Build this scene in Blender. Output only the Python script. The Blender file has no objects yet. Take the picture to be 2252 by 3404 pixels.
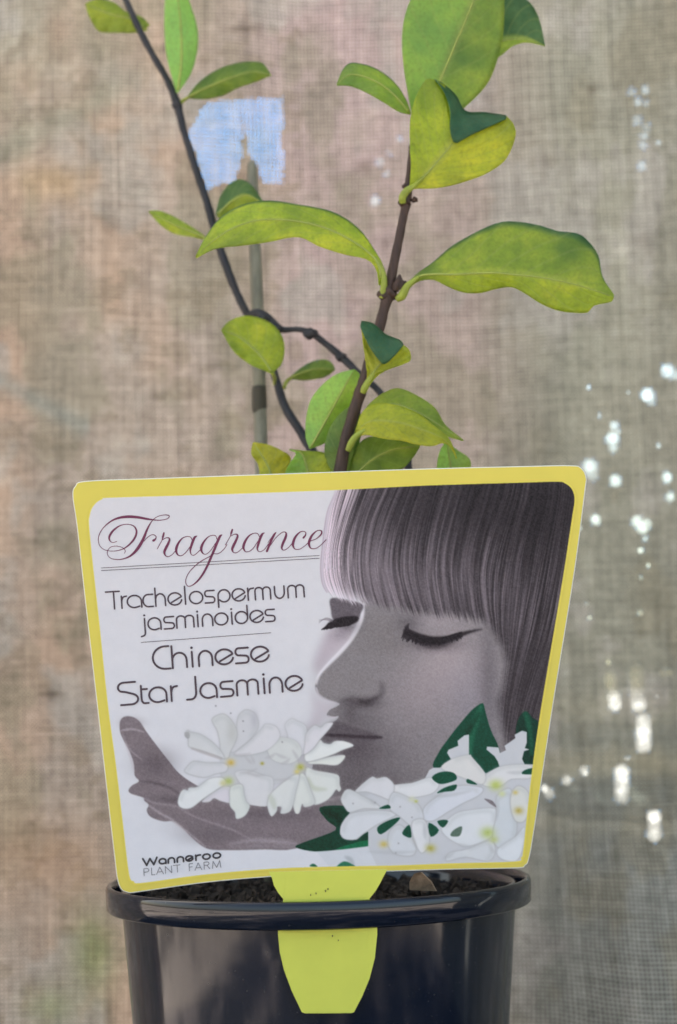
import bpy, bmesh, math, random
import numpy as np
from mathutils import Vector, Matrix, Euler
R = math.radians
random.seed(7); rng = np.random.default_rng(11)
sc = bpy.context.scene
col = sc.collection

# ------------------------------------------------------------------ camera
PITCH, ROLL = 6.0, 1.3
CAMZ, CAMY = 0.2000, -0.6
cam_d = bpy.data.cameras.new('camera'); cam = bpy.data.objects.new('camera', cam_d); col.objects.link(cam)
cam_d.sensor_fit = 'HORIZONTAL'; cam_d.sensor_width = 36.0; cam_d.lens = 95.0
cam_d.clip_start = 0.02; cam_d.clip_end = 300
MC = Matrix.Translation((0, CAMY, CAMZ)) @ Euler((R(90 + PITCH), 0, 0)).to_matrix().to_4x4() @ Matrix.Rotation(R(-ROLL), 4, 'Z')
cam.matrix_world = MC
cam_d.dof.use_dof = True; cam_d.dof.focus_distance = 0.545; cam_d.dof.aperture_fstop = 15.5
sc.camera = cam

# ------------------------------------------------------------------ light
SUN_EL, SUN_AZ = 50, -38           # azimuth from +Y (behind the cloth) towards +X
w = bpy.data.worlds.new('World'); sc.world = w; w.use_nodes = True
nt = w.node_tree; nt.nodes.clear()
sky = nt.nodes.new('ShaderNodeTexSky'); sky.sky_type = 'NISHITA'; sky.sun_disc = False
sky.sun_elevation = R(SUN_EL); sky.sun_rotation = R(SUN_AZ)
sky.air_density = .7; sky.dust_density = 4.0; sky.ozone_density = .3
bg = nt.nodes.new('ShaderNodeBackground'); bg.inputs['Strength'].default_value = 0.15
wo = nt.nodes.new('ShaderNodeOutputWorld')
wb = nt.nodes.new('ShaderNodeMix'); wb.data_type = 'RGBA'; wb.blend_type = 'MULTIPLY'; wb.inputs[0].default_value = 1
wb.inputs[7].default_value = (1, .95, .765, 1)       # neutral white balance
nt.links.new(sky.outputs[0], wb.inputs[6]); nt.links.new(wb.outputs[2], bg.inputs[0]); nt.links.new(bg.outputs[0], wo.inputs[0])
sd = bpy.data.lights.new('sun', 'SUN'); sd.energy = 3.2; sd.angle = R(0.6); sd.color = (1, .95, .87)
sun = bpy.data.objects.new('sun', sd); col.objects.link(sun)
dv = Vector((math.sin(R(SUN_AZ))*math.cos(R(SUN_EL)), math.cos(R(SUN_AZ))*math.cos(R(SUN_EL)), math.sin(R(SUN_EL))))
sun.rotation_euler = dv.to_track_quat('Z', 'Y').to_euler()
sc.view_settings.view_transform = 'Standard'; sc.view_settings.look = 'None'
sc.view_settings.exposure = 1.92; sc.view_settings.gamma = 1; sc.view_settings.use_curve_mapping = False

# ------------------------------------------------------------------ pixel <-> world
W, H, F = 2252.0, 3404.0, 95.0/36.0*2252.0
M3 = np.array(MC.to_3x3()); C0 = np.array(MC.translation)
def rays(P):
    P = np.asarray(P, float).reshape(-1, 2)
    d = np.stack([(P[:, 0]-W/2)/F, -(P[:, 1]-H/2)/F, -np.ones(len(P))], 1)
    return d @ M3.T
def atY(P, Y):                     # points where the lines of sight meet depth Y (array or number)
    d = rays(P); t = (np.asarray(Y, float)-C0[1])/d[:, 1]
    return C0 + d*t[:, None]
def project(X):
    q = (np.asarray(X)-C0) @ M3
    return np.stack([W/2 + F*q[:, 0]/-q[:, 2], H/2 - F*q[:, 1]/-q[:, 2]], 1)
LX0 = atY([[1135, 2300]], -0.0655)[0][0]
def lab(P, off=0.0):               # the gently bowed sheet of the plant label
    Y = np.full(len(np.asarray(P).reshape(-1, 2)), -0.0655)
    for _ in range(4):
        X = atY(P, Y); Y = -0.0655 - 0.0035*((X[:, 0]-LX0)/0.08)**2
    X = atY(P, Y); X[:, 1] -= off
    return X
def fr(x0, y0, s): return lambda L: [(x0+p[0]*s, y0+p[1]*s)+tuple(p[2:]) for p in L]
c1 = fr(200, 0, .5102); c2 = fr(1050, 0, .70153); c3 = fr(700, 950, .60587); c4 = fr(230, 1500, .57398)
c5 = fr(1000, 1500, .63776); c6 = fr(330, 2280, .57398); c7 = fr(950, 2280, .57398); c8 = fr(300, 2800, .98852)
f1 = fr(310, 1680, .2551); f2 = fr(700, 1680, .2551); t3 = fr(340, 1920, .44643); h4 = fr(1030, 1580, .38265)
w5 = fr(590, 2340, .38265); w6 = fr(1120, 2300, .44643); dd = fr(0, 0, 1.43622)

def spline(P, n=8, closed=False):
    P = [np.array(p, float) for p in P]; out = []; N = len(P)
    rngi = range(N if closed else N-1)
    for i in rngi:
        p0 = P[(i-1) % N] if (closed or i > 0) else P[0]*2-P[1]
        p1 = P[i]; p2 = P[(i+1) % N]
        p3 = P[(i+2) % N] if (closed or i+2 < N) else P[-1]*2-P[-2]
        for k in range(n):
            t = k/n
            out.append(.5*((2*p1)+(-p0+p2)*t+(2*p0-5*p1+4*p2-p3)*t*t+(-p0+3*p1-3*p2+p3)*t**3))
    if not closed: out.append(P[-1])
    return np.array(out)
def resample(P, n):
    P = np.array(P, float); d = np.r_[0, np.cumsum(np.linalg.norm(np.diff(P[:, :2], axis=0), axis=1))]
    t = np.linspace(0, d[-1], n)
    return np.stack([np.interp(t, d, P[:, k]) for k in range(P.shape[1])], 1)

# ------------------------------------------------------------------ object helpers
def link(name, me, mat, parent=None):
    o = bpy.data.objects.new(name, me); col.objects.link(o)
    for m in (mat if isinstance(mat, (list, tuple)) else [mat]):
        if m: me.materials.append(m)
    if parent: o.parent = parent
    return o
def mesh(name, V, Fc, mat, parent=None, smooth=True):
    me = bpy.data.meshes.new(name); me.from_pydata([tuple(map(float, v)) for v in V], [], Fc); me.update()
    if smooth: me.polygons.foreach_set('use_smooth', [True]*len(me.polygons))
    return link(name, me, mat, parent)
def tag(o, label=None, cat=None, group=None, kind=None):
    for k, v in (('label', label), ('category', cat), ('group', group), ('kind', kind)):
        if v: o[k] = v
    return o
def thing(name, label, cat, group=None, loc=(0, 0, 0)):
    o = bpy.data.objects.new(name, None); col.objects.link(o); o.empty_display_size = .01
    return tag(o, label, cat, group)
def tube(P, rad, n=12):            # P (k,3) centre line, rad per point
    P = np.array(P, float); k = len(P); V = []; Fc = []
    T = np.gradient(P, axis=0); T /= np.linalg.norm(T, axis=1)[:, None]+1e-12
    up = np.array([0, -1.0, 0.0]); 
    for i in range(k):
        a = np.cross(T[i], up); a /= np.linalg.norm(a)+1e-9; b = np.cross(T[i], a)
        for j in range(n):
            an = 2*math.pi*j/n; V.append(P[i]+rad[i]*(a*math.cos(an)+b*math.sin(an)))
    for i in range(k-1):
        for j in range(n):
            Fc.append((i*n+j, i*n+(j+1) % n, (i+1)*n+(j+1) % n, (i+1)*n+j))
    Fc.append(tuple(range(n))[::-1]); Fc.append(tuple(range((k-1)*n, k*n)))
    return V, Fc
def lathe(prof, cx, cy, n=160):
    V = []; Fc = []
    for (r, z) in prof:
        for j in range(n):
            a = 2*math.pi*j/n; V.append((cx+r*math.cos(a), cy+r*math.sin(a), z))
    for i in range(len(prof)-1):
        for j in range(n):
            Fc.append((i*n+j, i*n+(j+1) % n, (i+1)*n+(j+1) % n, (i+1)*n+j))
    return V, Fc

# ------------------------------------------------------------------ materials
def newmat(name):
    m = bpy.data.materials.new(name); m.use_nodes = True; n = m.node_tree; n.nodes.clear()
    out = n.nodes.new('ShaderNodeOutputMaterial'); p = n.nodes.new('ShaderNodeBsdfPrincipled')
    n.links.new(p.outputs[0], out.inputs[0]); return m, n, p, out
def L_(n, a, b): n.links.new(a, b)
def math_(n, op, a, b=None, c=None, clamp=False):
    x = n.nodes.new('ShaderNodeMath'); x.operation = op; x.use_clamp = clamp
    for i, v in enumerate((a, b, c)):
        if v is None: continue
        if isinstance(v, (int, float)): x.inputs[i].default_value = v
        else: n.links.new(v, x.inputs[i])
    return x.outputs[0]
def noise(n, vec, scale, detail=3, rough=.5, vscale=None):
    t = n.nodes.new('ShaderNodeTexNoise'); t.inputs['Scale'].default_value = scale
    t.inputs['Detail'].default_value = detail; t.inputs['Roughness'].default_value = rough
    if vscale:
        mp = n.nodes.new('ShaderNodeMapping'); mp.inputs['Scale'].default_value = vscale
        n.links.new(vec, mp.inputs[0]); vec = mp.outputs[0]
    n.links.new(vec, t.inputs['Vector']); return t.outputs[0]
def ramp(n, fac, stops):
    r = n.nodes.new('ShaderNodeValToRGB'); e = r.color_ramp.elements
    while len(e) < len(stops): e.new(.5)
    for i, (p, c) in enumerate(stops):
        e[i].position = p; e[i].color = tuple(c)+(1,)
    n.links.new(fac, r.inputs[0]); return r.outputs[0]
def mixc(n, f, a, b, mode='MIX'):
    x = n.nodes.new('ShaderNodeMix'); x.data_type = 'RGBA'; x.blend_type = mode
    for i, v in ((0, f), (6, a), (7, b)):
        if isinstance(v, (int, float)): x.inputs[i].default_value = v
        elif isinstance(v, (tuple, list)): x.inputs[i].default_value = tuple(v)+(1,)
        else: n.links.new(v, x.inputs[i])
    return x.outputs[2]
def bump(n, h, p, strength=.3, dist=.001):
    b = n.nodes.new('ShaderNodeBump'); b.inputs['Strength'].default_value = strength
    b.inputs['Distance'].default_value = dist; n.links.new(h, b.inputs['Height']); n.links.new(b.outputs[0], p.inputs['Normal'])
def pos(n):
    return n.nodes.new('ShaderNodeTexCoord').outputs['Object']
def lin(c):
    c = np.asarray(c, float)/255.0
    return np.where(c <= .04045, c/12.92, ((c+.055)/1.055)**2.4)
ILL = 0.86                          # print colours: how bright white paper shows in the photograph
def alb(c): return tuple(np.clip(lin(c)/ILL, 0, .86))

def plain(name, c, rough=.5, spec=.5, nscale=None, namp=.15, bmp=0, bs=400):
    m, n, p, o = newmat(name); p.inputs['Roughness'].default_value = rough; p.inputs['Specular IOR Level'].default_value = spec
    if nscale:
        f = noise(n, pos(n), nscale, 4, .6)
        c0 = tuple(x*(1-namp) for x in c); c1_ = tuple(min(1, x*(1+namp)) for x in c)
        L_(n, ramp(n, f, [(.3, c0), (.7, c1_)]), p.inputs['Base Color'])
    else: p.inputs['Base Color'].default_value = tuple(c)+(1,)
    if bmp: bump(n, noise(n, pos(n), bs, 4), p, bmp)
    return m

YEL = (216, 199, 84)
m_yel = plain('yellow_print', alb(YEL), .42, .4, 60, .02)
m_tail = plain('tail_yellow', alb((208, 212, 88)), .45, .4, 90, .03)
m_edge = plain('white_plastic_edge', (.85, .86, .84), .4)
m_maroon = plain('maroon_ink', alb((106, 34, 68)), .45)
m_ink = plain('dark_ink', alb((70, 52, 62)), .45)
m_grey = plain('grey_ink', alb((120, 118, 122)), .45)
m_black = plain('black_ink', alb((52, 48, 54)), .45)

def print_mat():
    m, n, p, o = newmat('printed_picture')
    a = n.nodes.new('ShaderNodeAttribute'); a.attribute_name = 'print'
    L_(n, a.outputs['Color'], p.inputs['Base Color']); p.inputs['Roughness'].default_value = .38
    p.inputs['Specular IOR Level'].default_value = .22
    return m

def leaf_mat(name='leaf_surface', yellow=0.0):
    m, n, p, out = newmat(name)
    a = n.nodes.new('ShaderNodeAttribute'); a.attribute_name = 'side'
    uv = n.nodes.new('ShaderNodeUVMap').outputs[0]
    sx = n.nodes.new('ShaderNodeSeparateXYZ'); L_(n, uv, sx.inputs[0])
    av = math_(n, 'ABSOLUTE', math_(n, 'SUBTRACT', sx.outputs[1], .5))     # 0 midrib .. .5 edge
    # side veins
    wob = math_(n, 'MULTIPLY', noise(n, pos(n), 160, 2), .10)
    ph = math_(n, 'FRACT', math_(n, 'ADD', math_(n, 'SUBTRACT', math_(n, 'MULTIPLY', sx.outputs[0], 8.0), math_(n, 'MULTIPLY', av, 4.2)), wob))
    vein = math_(n, 'SUBTRACT', 1, math_(n, 'MULTIPLY', math_(n, 'ABSOLUTE', math_(n, 'SUBTRACT', ph, .5)), 9.0), clamp=True)
    nz = noise(n, pos(n), 130, 5, .62); nz2 = noise(n, pos(n), 900, 3, .6)
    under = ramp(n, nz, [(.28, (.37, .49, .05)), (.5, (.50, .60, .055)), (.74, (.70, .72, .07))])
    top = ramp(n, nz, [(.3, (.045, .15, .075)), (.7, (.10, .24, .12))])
    # side attribute: R = how much of the dark upper face shows, G = paleness, B = yellowness
    sp = n.nodes.new('ShaderNodeSeparateColor'); L_(n, a.outputs['Color'], sp.inputs[0])
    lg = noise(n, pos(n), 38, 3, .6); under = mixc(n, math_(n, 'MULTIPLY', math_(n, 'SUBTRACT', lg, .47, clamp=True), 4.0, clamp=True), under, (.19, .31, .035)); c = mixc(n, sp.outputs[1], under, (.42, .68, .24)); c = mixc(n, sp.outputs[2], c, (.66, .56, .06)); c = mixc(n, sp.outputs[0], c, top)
    c = mixc(n, math_(n, 'MULTIPLY', vein, .24), c, (.46, .52, .16))
    c = mixc(n, math_(n, 'MULTIPLY', math_(n, 'SUBTRACT', 1, math_(n, 'MULTIPLY', av, 16), clamp=True), .45), c, (.50, .56, .20))
    c = mixc(n, math_(n, 'MULTIPLY', math_(n, 'SUBTRACT', nz2, .45, clamp=True), .9), c, (.12, .16, .03))
    L_(n, c, p.inputs['Base Color'])
    p.inputs['Roughness'].default_value = .30; p.inputs['Specular IOR Level'].default_value = .5
    h = math_(n, 'ADD', math_(n, 'MULTIPLY', vein, -.22), math_(n, 'ADD', math_(n, 'MULTIPLY', nz2, .8), math_(n, 'MULTIPLY', nz, 1.5)))
    bump(n, h, p, .7, .0009)
    tr = n.nodes.new('ShaderNodeBsdfTranslucent')
    hs = n.nodes.new('ShaderNodeHueSaturation'); hs.inputs['Saturation'].default_value = 1.1; hs.inputs['Value'].default_value = 1.7
    L_(n, c, hs.inputs['Color']); L_(n, hs.outputs[0], tr.inputs[0])
    mx = n.nodes.new('ShaderNodeMixShader'); mx.inputs[0].default_value = .5
    L_(n, p.outputs[0], mx.inputs[1]); L_(n, tr.outputs[0], mx.inputs[2]); L_(n, mx.outputs[0], out.inputs[0])
    return m
m_leaf = leaf_mat()
m_rib = plain('midrib_green', (.36, .42, .09), .45, .4, 200, .15)
m_petiole = plain('petiole_green', (.30, .36, .05), .45, .4, 200, .2)
def bark(name, a, b):
    m, n, p, o = newmat(name)
    f = noise(n, pos(n), 300, 5, .65, (1, 1, .25)); L_(n, ramp(n, f, [(.3, a), (.72, b)]), p.inputs['Base Color'])
    p.inputs['Roughness'].default_value = .6; bump(n, f, p, .6, .0008); return m
m_stem = bark('brown_bark', (.022, .012, .009), (.085, .045, .032))
m_stem2 = bark('dark_twig', (.011, .013, .02), (.038, .038, .046))
m_stake = bark('pale_cane', (.13, .13, .10), (.30, .29, .22))

# ================================================================== structure: ground
def ground_mat(name, a, b, big=None):
    m, n, p, o = newmat(name)
    c = ramp(n, noise(n, pos(n), 45, 6, .7), [(.3, a), (.7, b)])
    if big: c = mixc(n, ramp(n, noise(n, pos(n), big[0], 4, .65), [(.50, (0, 0, 0)), (.60, (1, 1, 1))]), c, big[1])  # large patches, made to break up the pot's reflection
    L_(n, c, p.inputs['Base Color']); p.inputs['Roughness'].default_value = .9
    bump(n, noise(n, pos(n), 120, 5), p, .6, .004); return m
g = mesh('ground', [(-150, -150, 0), (150, -150, 0), (150, 150, 0), (-150, 150, 0)], [(0, 1, 2, 3)], ground_mat('pale_concrete', (.46, .41, .37), (.62, .54, .50), (3.2, (.10, .085, .07))), smooth=False)
tag(g, kind='structure')
g = mesh('added_dark_mat', [(-.46, -3, .004), (.50, -3, .004), (.50, .07, .004), (-.46, .07, .004)], [(0, 1, 2, 3)], ground_mat('added_mat_dark', (.02, .02, .022), (.05, .048, .052), (5.5, (.34, .30, .30))), smooth=False)  # added unseen mat, keeps the pot's front reflection dark
tag(g, kind='structure')

# ================================================================== hessian cloth
CY = 0.125
def vnoise(x, y, seed):            # smooth value noise
    r = np.random.default_rng(seed); T = r.random((64, 64))
    xi = np.floor(x).astype(int); yi = np.floor(y).astype(int); fx = x-xi; fy = y-yi
    fx = fx*fx*(3-2*fx); fy = fy*fy*(3-2*fy)
    a = T[yi % 64, xi % 64]; b = T[yi % 64, (xi+1) % 64]; c = T[(yi+1) % 64, xi % 64]; d = T[(yi+1) % 64, (xi+1) % 64]
    return (a*(1-fx)+b*fx)*(1-fy)+(c*(1-fx)+d*fx)*fy
def fbm(x, y, seed, o=4):
    s = 0; a = .5; t = 0
    for k in range(o): s = s+a*vnoise(x*2**k, y*2**k, seed+k); t += a; a *= .55
    return s/t
def inside(px, py, poly):
    r = np.zeros(px.shape, bool); P = poly; j = len(P)-1
    for i in range(len(P)):
        xi, yi = P[i][:2]; xj, yj = P[j][:2]
        c = ((yi > py) != (yj > py)) & (px < (xj-xi)*(py-yi)/(yj-yi+1e-9)+xi); r ^= c; j = i
    return r
def make_cloth():
    xs = np.r_[np.linspace(-.37, -.165, 40, endpoint=False), np.linspace(-.165, .165, 640), np.linspace(.165, .55, 61)[1:]]
    zs = np.r_[np.linspace(.002, .06, 20, endpoint=False), np.linspace(.06, .49, 830), np.linspace(.49, 1.0, 61)[1:]]
    X, Z = np.meshgrid(xs, zs)
    Y = CY + .009*np.sin(X*17+1)+.002*np.sin(X*41+Z*3)+.006*(fbm(X*9+20, Z*3+7, 3)-.5) + .004*np.sin(X*95+Z*6)*fbm(X*8+3, Z*4, 9)
    near = np.clip((X-.03)/.09, 0, 1)*np.clip((.185-Z)/.11, 0, 1); near = near*near*(3-2*near); Y = Y-.045*near+.0025*np.sin((Z-.16)*260)*np.exp(-((Z-.165)/.03)**2)*np.clip((X-.03)/.05, 0, 1)
    edge = np.clip((np.abs(X)-.24), 0, 1); Y = Y - 1.3*edge**1.35      # unseen wrap forward at both sides, shaped for the pot's reflections
    V = np.stack([X.ravel(), Y.ravel(), Z.ravel()], 1)
    S = project(V)/1.43622; px, py = S[:, 0], S[:, 1]
    # things behind and sunlight showing through, put into colour: terracotta left, green-grey right
    base = np.tile(np.array([.43, .372, .325]), (len(V), 1))
    def blend(c, f):
        nonlocal base
        f = np.clip(f, 0, 1)[:, None]; base = base*(1-f)+np.array(c)*f
    a = fbm(px/260+5, py/340+2, 21); b = fbm(px/150+9, py/230, 31); c = fbm(px/90, py/120+4, 41); d_ = fbm(px/60+7, py/45+4, 71)
    rt = np.clip((px-1000)/300, 0, 1)
    blend((.335, .345, .285), rt*(.7+.3*a))
    blend((.30, .305, .255), rt*np.clip((py-950)/500, 0, .85))
    blend((.32, .335, .31), np.clip((px-1150)/160, 0, 1)*np.clip((py-1780)/260, 0, .85))
    blend((.40, .38, .31), np.clip((420-py)/300, 0, 1)*np.clip((520-px)/420, 0, 1)*.8)
    blend((.50, .375, .29), np.clip((a-.42)*4, 0, 1)*np.clip((620-px)/300, 0, .85))
    blend((.50, .395, .40), np.exp(-((px-790)/250)**2)*np.clip((c-.05)*2.4, 0, 1)*.9)
    blend((.46, .37, .36), np.exp(-((px-1075)/55)**2)*.5); blend((.37, .335, .29), np.exp(-((px-520)/70)**2)*.45)  # vertical bands: shading of the folds put into the colour
    blend((.30, .285, .215), np.clip((b-.54)*5, 0, .55))
    blend((.28, .24, .185), np.clip((d_-.56)*6, 0, .5)*(px < 700))
    blend((.45, .435, .41), np.clip((.42-b)*5, 0, .6))
    blend((.52, .38, .23), np.exp(-((px-120)/90)**2-((py-425)/45)**2)*.6)
    blend((.47, .32, .25), np.exp(-((px-540)/110)**2-((py-410)/40)**2)*.45)
    blend((.50, .32, .20), np.exp(-((px-130)/130)**2-((py-2000)/100)**2)*.5)
    blend((.25, .32, .14), np.exp(-((px-215)/55)**2-((py-2210)/100)**2)*.7)
    blend((.30, .35, .18), np.exp(-((px-120)/60)**2-((py-2330)/50)**2)*.6)
    blend((.24, .255, .22), np.exp(-((px-1380)/260)**2-((py-1830)/40)**2)*.5)
    t = np.clip((px+10)/200, 0, 1); dl = np.abs(py-(875+t*110))
    blend((.30, .33, .31), np.exp(-(dl/26)**2)*(px < 205)*.6)
    dl = np.abs((py-260)-(-(px-170)*.55)); blend((.33, .34, .27), np.exp(-(dl/38)**2)*np.clip((420-px)/200, 0, 1)*.5)
    for (sx, sy, rx, ry, f) in [(120, 1607, 28, 10, .75), (1040, 1008, 16, 10, .5), (1370, 205, 12, 10, .55), (790, 560, 10, 12, .4),
                                (845, 385, 14, 16, .5), (1265, 370, 20, 16, .35), (250, 515, 26, 36, .3), (560, 66, 40, 8, .6),
                                (1185, 1040, 22, 14, .3), (1490, 560, 20, 26, .3), (520, 795, 10, 12, .3)]:
        blend((.10, .075, .055), np.exp(-((px-sx)/rx)**2-((py-sy)/ry)**2)*f)
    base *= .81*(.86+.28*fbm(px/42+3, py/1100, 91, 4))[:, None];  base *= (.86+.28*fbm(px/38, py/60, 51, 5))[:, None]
    # worn-through places
    op = np.zeros(len(V)); jit = (fbm(px/9, py/9, 61, 2)-.5)*12
    A = [(920, 690), (1000, 655), (1170, 750), (1190, 800), (1190, 1020), (1150, 1180), (1000, 1210), (960, 1250), (920, 1150), (900, 1050), (870, 960), (820, 900), (870, 800), (900, 740)]
    B = [(1000, 655), (1450, 630), (1460, 800), (1440, 930), (1465, 990), (1450, 1190), (1320, 1200), (1290, 1080), (1225, 1000), (1210, 900), (1200, 770), (1100, 740)]
    for Pl in (A, B):
        q = [(u/1.43622, v/1.43622) for u, v in c1(Pl)]; k2 = inside(px+jit*.6, py+jit*.6, q)
        gr = .5+.5*np.sin(px*.52)*np.sin(py*.46+.1*px); op[k2] = (.50+.22*fbm(px/22, py/22, 81, 3)+.26*gr)[k2].clip(0, .69)
    spots = [(1545, 858, 10), (1562, 866, 8), (1500, 914, 10), (1508, 928, 7), (1422, 985, 7), (1418, 1015, 10), (1420, 1035, 8), (1366, 1080, 11), (1372, 1098, 9),
             (1425, 1113, 9), (1380, 1203, 8), (1476, 1207, 9), (1488, 1220, 10), (1498, 1212, 8), (1545, 1105, 8), (1552, 1150, 7), (1344, 1222, 3),
             (1462, 212, 6), (1494, 208, 7), (1478, 236, 6), (1497, 240, 5), (1475, 277, 7), (1497, 297, 8), (1493, 315, 6), (1489, 335, 6), (1487, 384, 7), (1525, 330, 4),
             (881, 374, 7), (897, 402, 5), (868, 466, 8), (903, 352, 4), (925, 322, 4), 
             (1313, 1806, 8), (1352, 1783, 7), (1272, 1838, 8), (1262, 1826, 6), (1534, 1560, 6), (1550, 1558, 6)]
    for k in range(16):
        spots.append((1330+225*random.random()**.7, 830+1120*random.random(), random.uniform(2.5, 5.0)))
    for y in range(1558, 1640, 14): spots.append((1474+(y-1558)*.08, y, 12))
    for y in range(1672, 1735, 13): spots.append((1490, y, 12))
    for y in range(1572, 1642, 14): spots.append((1413+(y-1572)*.2, y, 10.5))
    for y in range(1788, 1845, 14): spots.append((1440, y, 11))
    for y in range(1893, 1945, 13): spots.append((1515, y, 11))
    for (sx, sy, r) in spots:
        q2 = (((px-sx)/.92)**2+(py-sy)**2)/(r*1.95+.15*jit)**2; k2 = q2 < 1; op[k2] = np.maximum(op[k2], .8+(random.uniform(.22, .75) if sy > 600 else random.uniform(.08, .26))/8*(1-q2[k2])*(.45+1.1*fbm(px/7, py/7, 171, 2)[k2]))
    op[(np.abs(X.ravel()-.375-.01*np.sin(Z.ravel()*30)) < .012) & (Z.ravel() < .4)] = .88      # added unseen slit, lets sky light streak the pot's reflection
    nx, nz = len(xs), len(zs); idx = np.arange(nx*nz).reshape(nz, nx)
    Q = np.stack([idx[:-1, :-1], idx[:-1, 1:], idx[1:, 1:], idx[1:, :-1]], -1).reshape(-1, 4)
    return V, Q, base, op
def grid_mesh(name, V, Q, mat, attrs, parent=None, uv=None):
    me = bpy.data.meshes.new(name); me.vertices.add(len(V)); me.vertices.foreach_set('co', V.astype(np.float32).ravel())
    me.loops.add(len(Q)*4); me.loops.foreach_set('vertex_index', Q.astype(np.int32).ravel())
    me.polygons.add(len(Q)); me.polygons.foreach_set('loop_start', np.arange(0, len(Q)*4, 4, dtype=np.int32))
    me.polygons.foreach_set('use_smooth', np.ones(len(Q), bool)); me.update(calc_edges=True)
    for nm, typ, arr in attrs:
        at = me.attributes.new(nm, typ, 'POINT')
        if typ == 'FLOAT': at.data.foreach_set('value', arr.astype(np.float32))
        else: at.data.foreach_set('color', np.c_[arr, np.ones(len(arr))].astype(np.float32).ravel())
    return link(name, me, mat, parent)
def cloth_mat():
    m, n, p, out = newmat('hessian_weave')
    a = n.nodes.new('ShaderNodeAttribute'); a.attribute_name = 'show_through'; op = n.nodes.new('ShaderNodeAttribute'); op.attribute_name = 'worn'
    P0 = pos(n); s = n.nodes.new('ShaderNodeSeparateXYZ'); L_(n, P0, s.inputs[0])
    dx = math_(n, 'MULTIPLY', math_(n, 'SUBTRACT', noise(n, P0, 14, 2), .5), .005); dz = math_(n, 'MULTIPLY', math_(n, 'SUBTRACT', noise(n, P0, 17, 2), .47), .005)
    u = math_(n, 'MULTIPLY', math_(n, 'ADD', s.outputs[0], dx), math.pi/.00158); v = math_(n, 'MULTIPLY', math_(n, 'ADD', s.outputs[2], dz), math.pi/.00162)
    su = math_(n, 'ABSOLUTE', math_(n, 'SINE', u)); sv = math_(n, 'ABSOLUTE', math_(n, 'SINE', v))
    tu = noise(n, P0, 1, 3, .6, (520, 1, 22)); tv = noise(n, P0, 1, 3, .6, (22, 1, 520))      # slubs along each thread
    hu = math_(n, 'MULTIPLY', su, math_(n, 'ADD', .62, math_(n, 'MULTIPLY', tu, .75))); hv = math_(n, 'MULTIPLY', sv, math_(n, 'ADD', .62, math_(n, 'MULTIPLY', tv, .75)))
    h = math_(n, 'MAXIMUM', hu, hv)
    gap = math_(n, 'SUBTRACT', 1, math_(n, 'MULTIPLY', h, 1.25), clamp=True)
    c = mixc(n, math_(n, 'MULTIPLY', gap, .95, clamp=True), a.outputs['Color'], (.07, .058, .052))  # dark gaps: shade behind the weave put into the colour
    vv = math_(n, 'ADD', .25, math_(n, 'MULTIPLY', h, .95))
    st = noise(n, P0, 1, 5, .7, (300, 1, 12)); st2 = noise(n, P0, 1, 5, .7, (30, 1, 300)); mot = noise(n, P0, 260, 5, .7)
    vv = math_(n, 'MULTIPLY', vv, math_(n, 'ADD', -.25, math_(n, 'MULTIPLY', math_(n, 'ADD', math_(n, 'ADD', math_(n, 'MULTIPLY', st, 1.05), math_(n, 'MULTIPLY', st2, .8)), mot), .84)))
    cm = n.nodes.new('ShaderNodeVectorMath'); cm.operation = 'SCALE'; L_(n, c, cm.inputs[0]); L_(n, vv, cm.inputs['Scale'])
    L_(n, cm.outputs[0], p.inputs['Base Color']); p.inputs['Roughness'].default_value = .95; p.inputs['Specular IOR Level'].default_value = .1
    bump(n, h, p, .6, .0008)
    tr = n.nodes.new('ShaderNodeBsdfTranslucent'); L_(n, cm.outputs[0], tr.inputs[0])
    mx = n.nodes.new('ShaderNodeMixShader'); mx.inputs[0].default_value = .12
    L_(n, p.outputs[0], mx.inputs[1]); L_(n, tr.outputs[0], mx.inputs[2])
    tp = n.nodes.new('ShaderNodeBsdfTransparent'); L_(n, mixc(n, math_(n, 'GREATER_THAN', op.outputs['Fac'], .7), (.13, .46, 1.0), (.78, .92, 1.0)), tp.inputs[0]); m2 = n.nodes.new('ShaderNodeMixShader')  # blue of the sky light put into the tint of the openings
    hole = math_(n, 'MULTIPLY', math_(n, 'SUBTRACT', math_(n, 'ADD', op.outputs['Fac'], math_(n, 'MULTIPLY', math_(n, 'MULTIPLY', gap, .8), math_(n, 'LESS_THAN', op.outputs['Fac'], .7))), .80), 8, clamp=True)
    hole = math_(n, 'MULTIPLY', hole, math_(n, 'GREATER_THAN', op.outputs['Fac'], .3))
    L_(n, hole, m2.inputs[0]); L_(n, mx.outputs[0], m2.inputs[1]); L_(n, tp.outputs[0], m2.inputs[2]); L_(n, m2.outputs[0], out.inputs[0])
    return m
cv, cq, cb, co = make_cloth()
cloth = grid_mesh('hessian_cloth', cv, cq, cloth_mat(), [('show_through', 'FLOAT_COLOR', cb), ('worn', 'FLOAT', co)])
tag(cloth, 'brown and grey hessian sheet with painted show-through and worn holes, hanging behind the potted plant', 'cloth')

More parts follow.
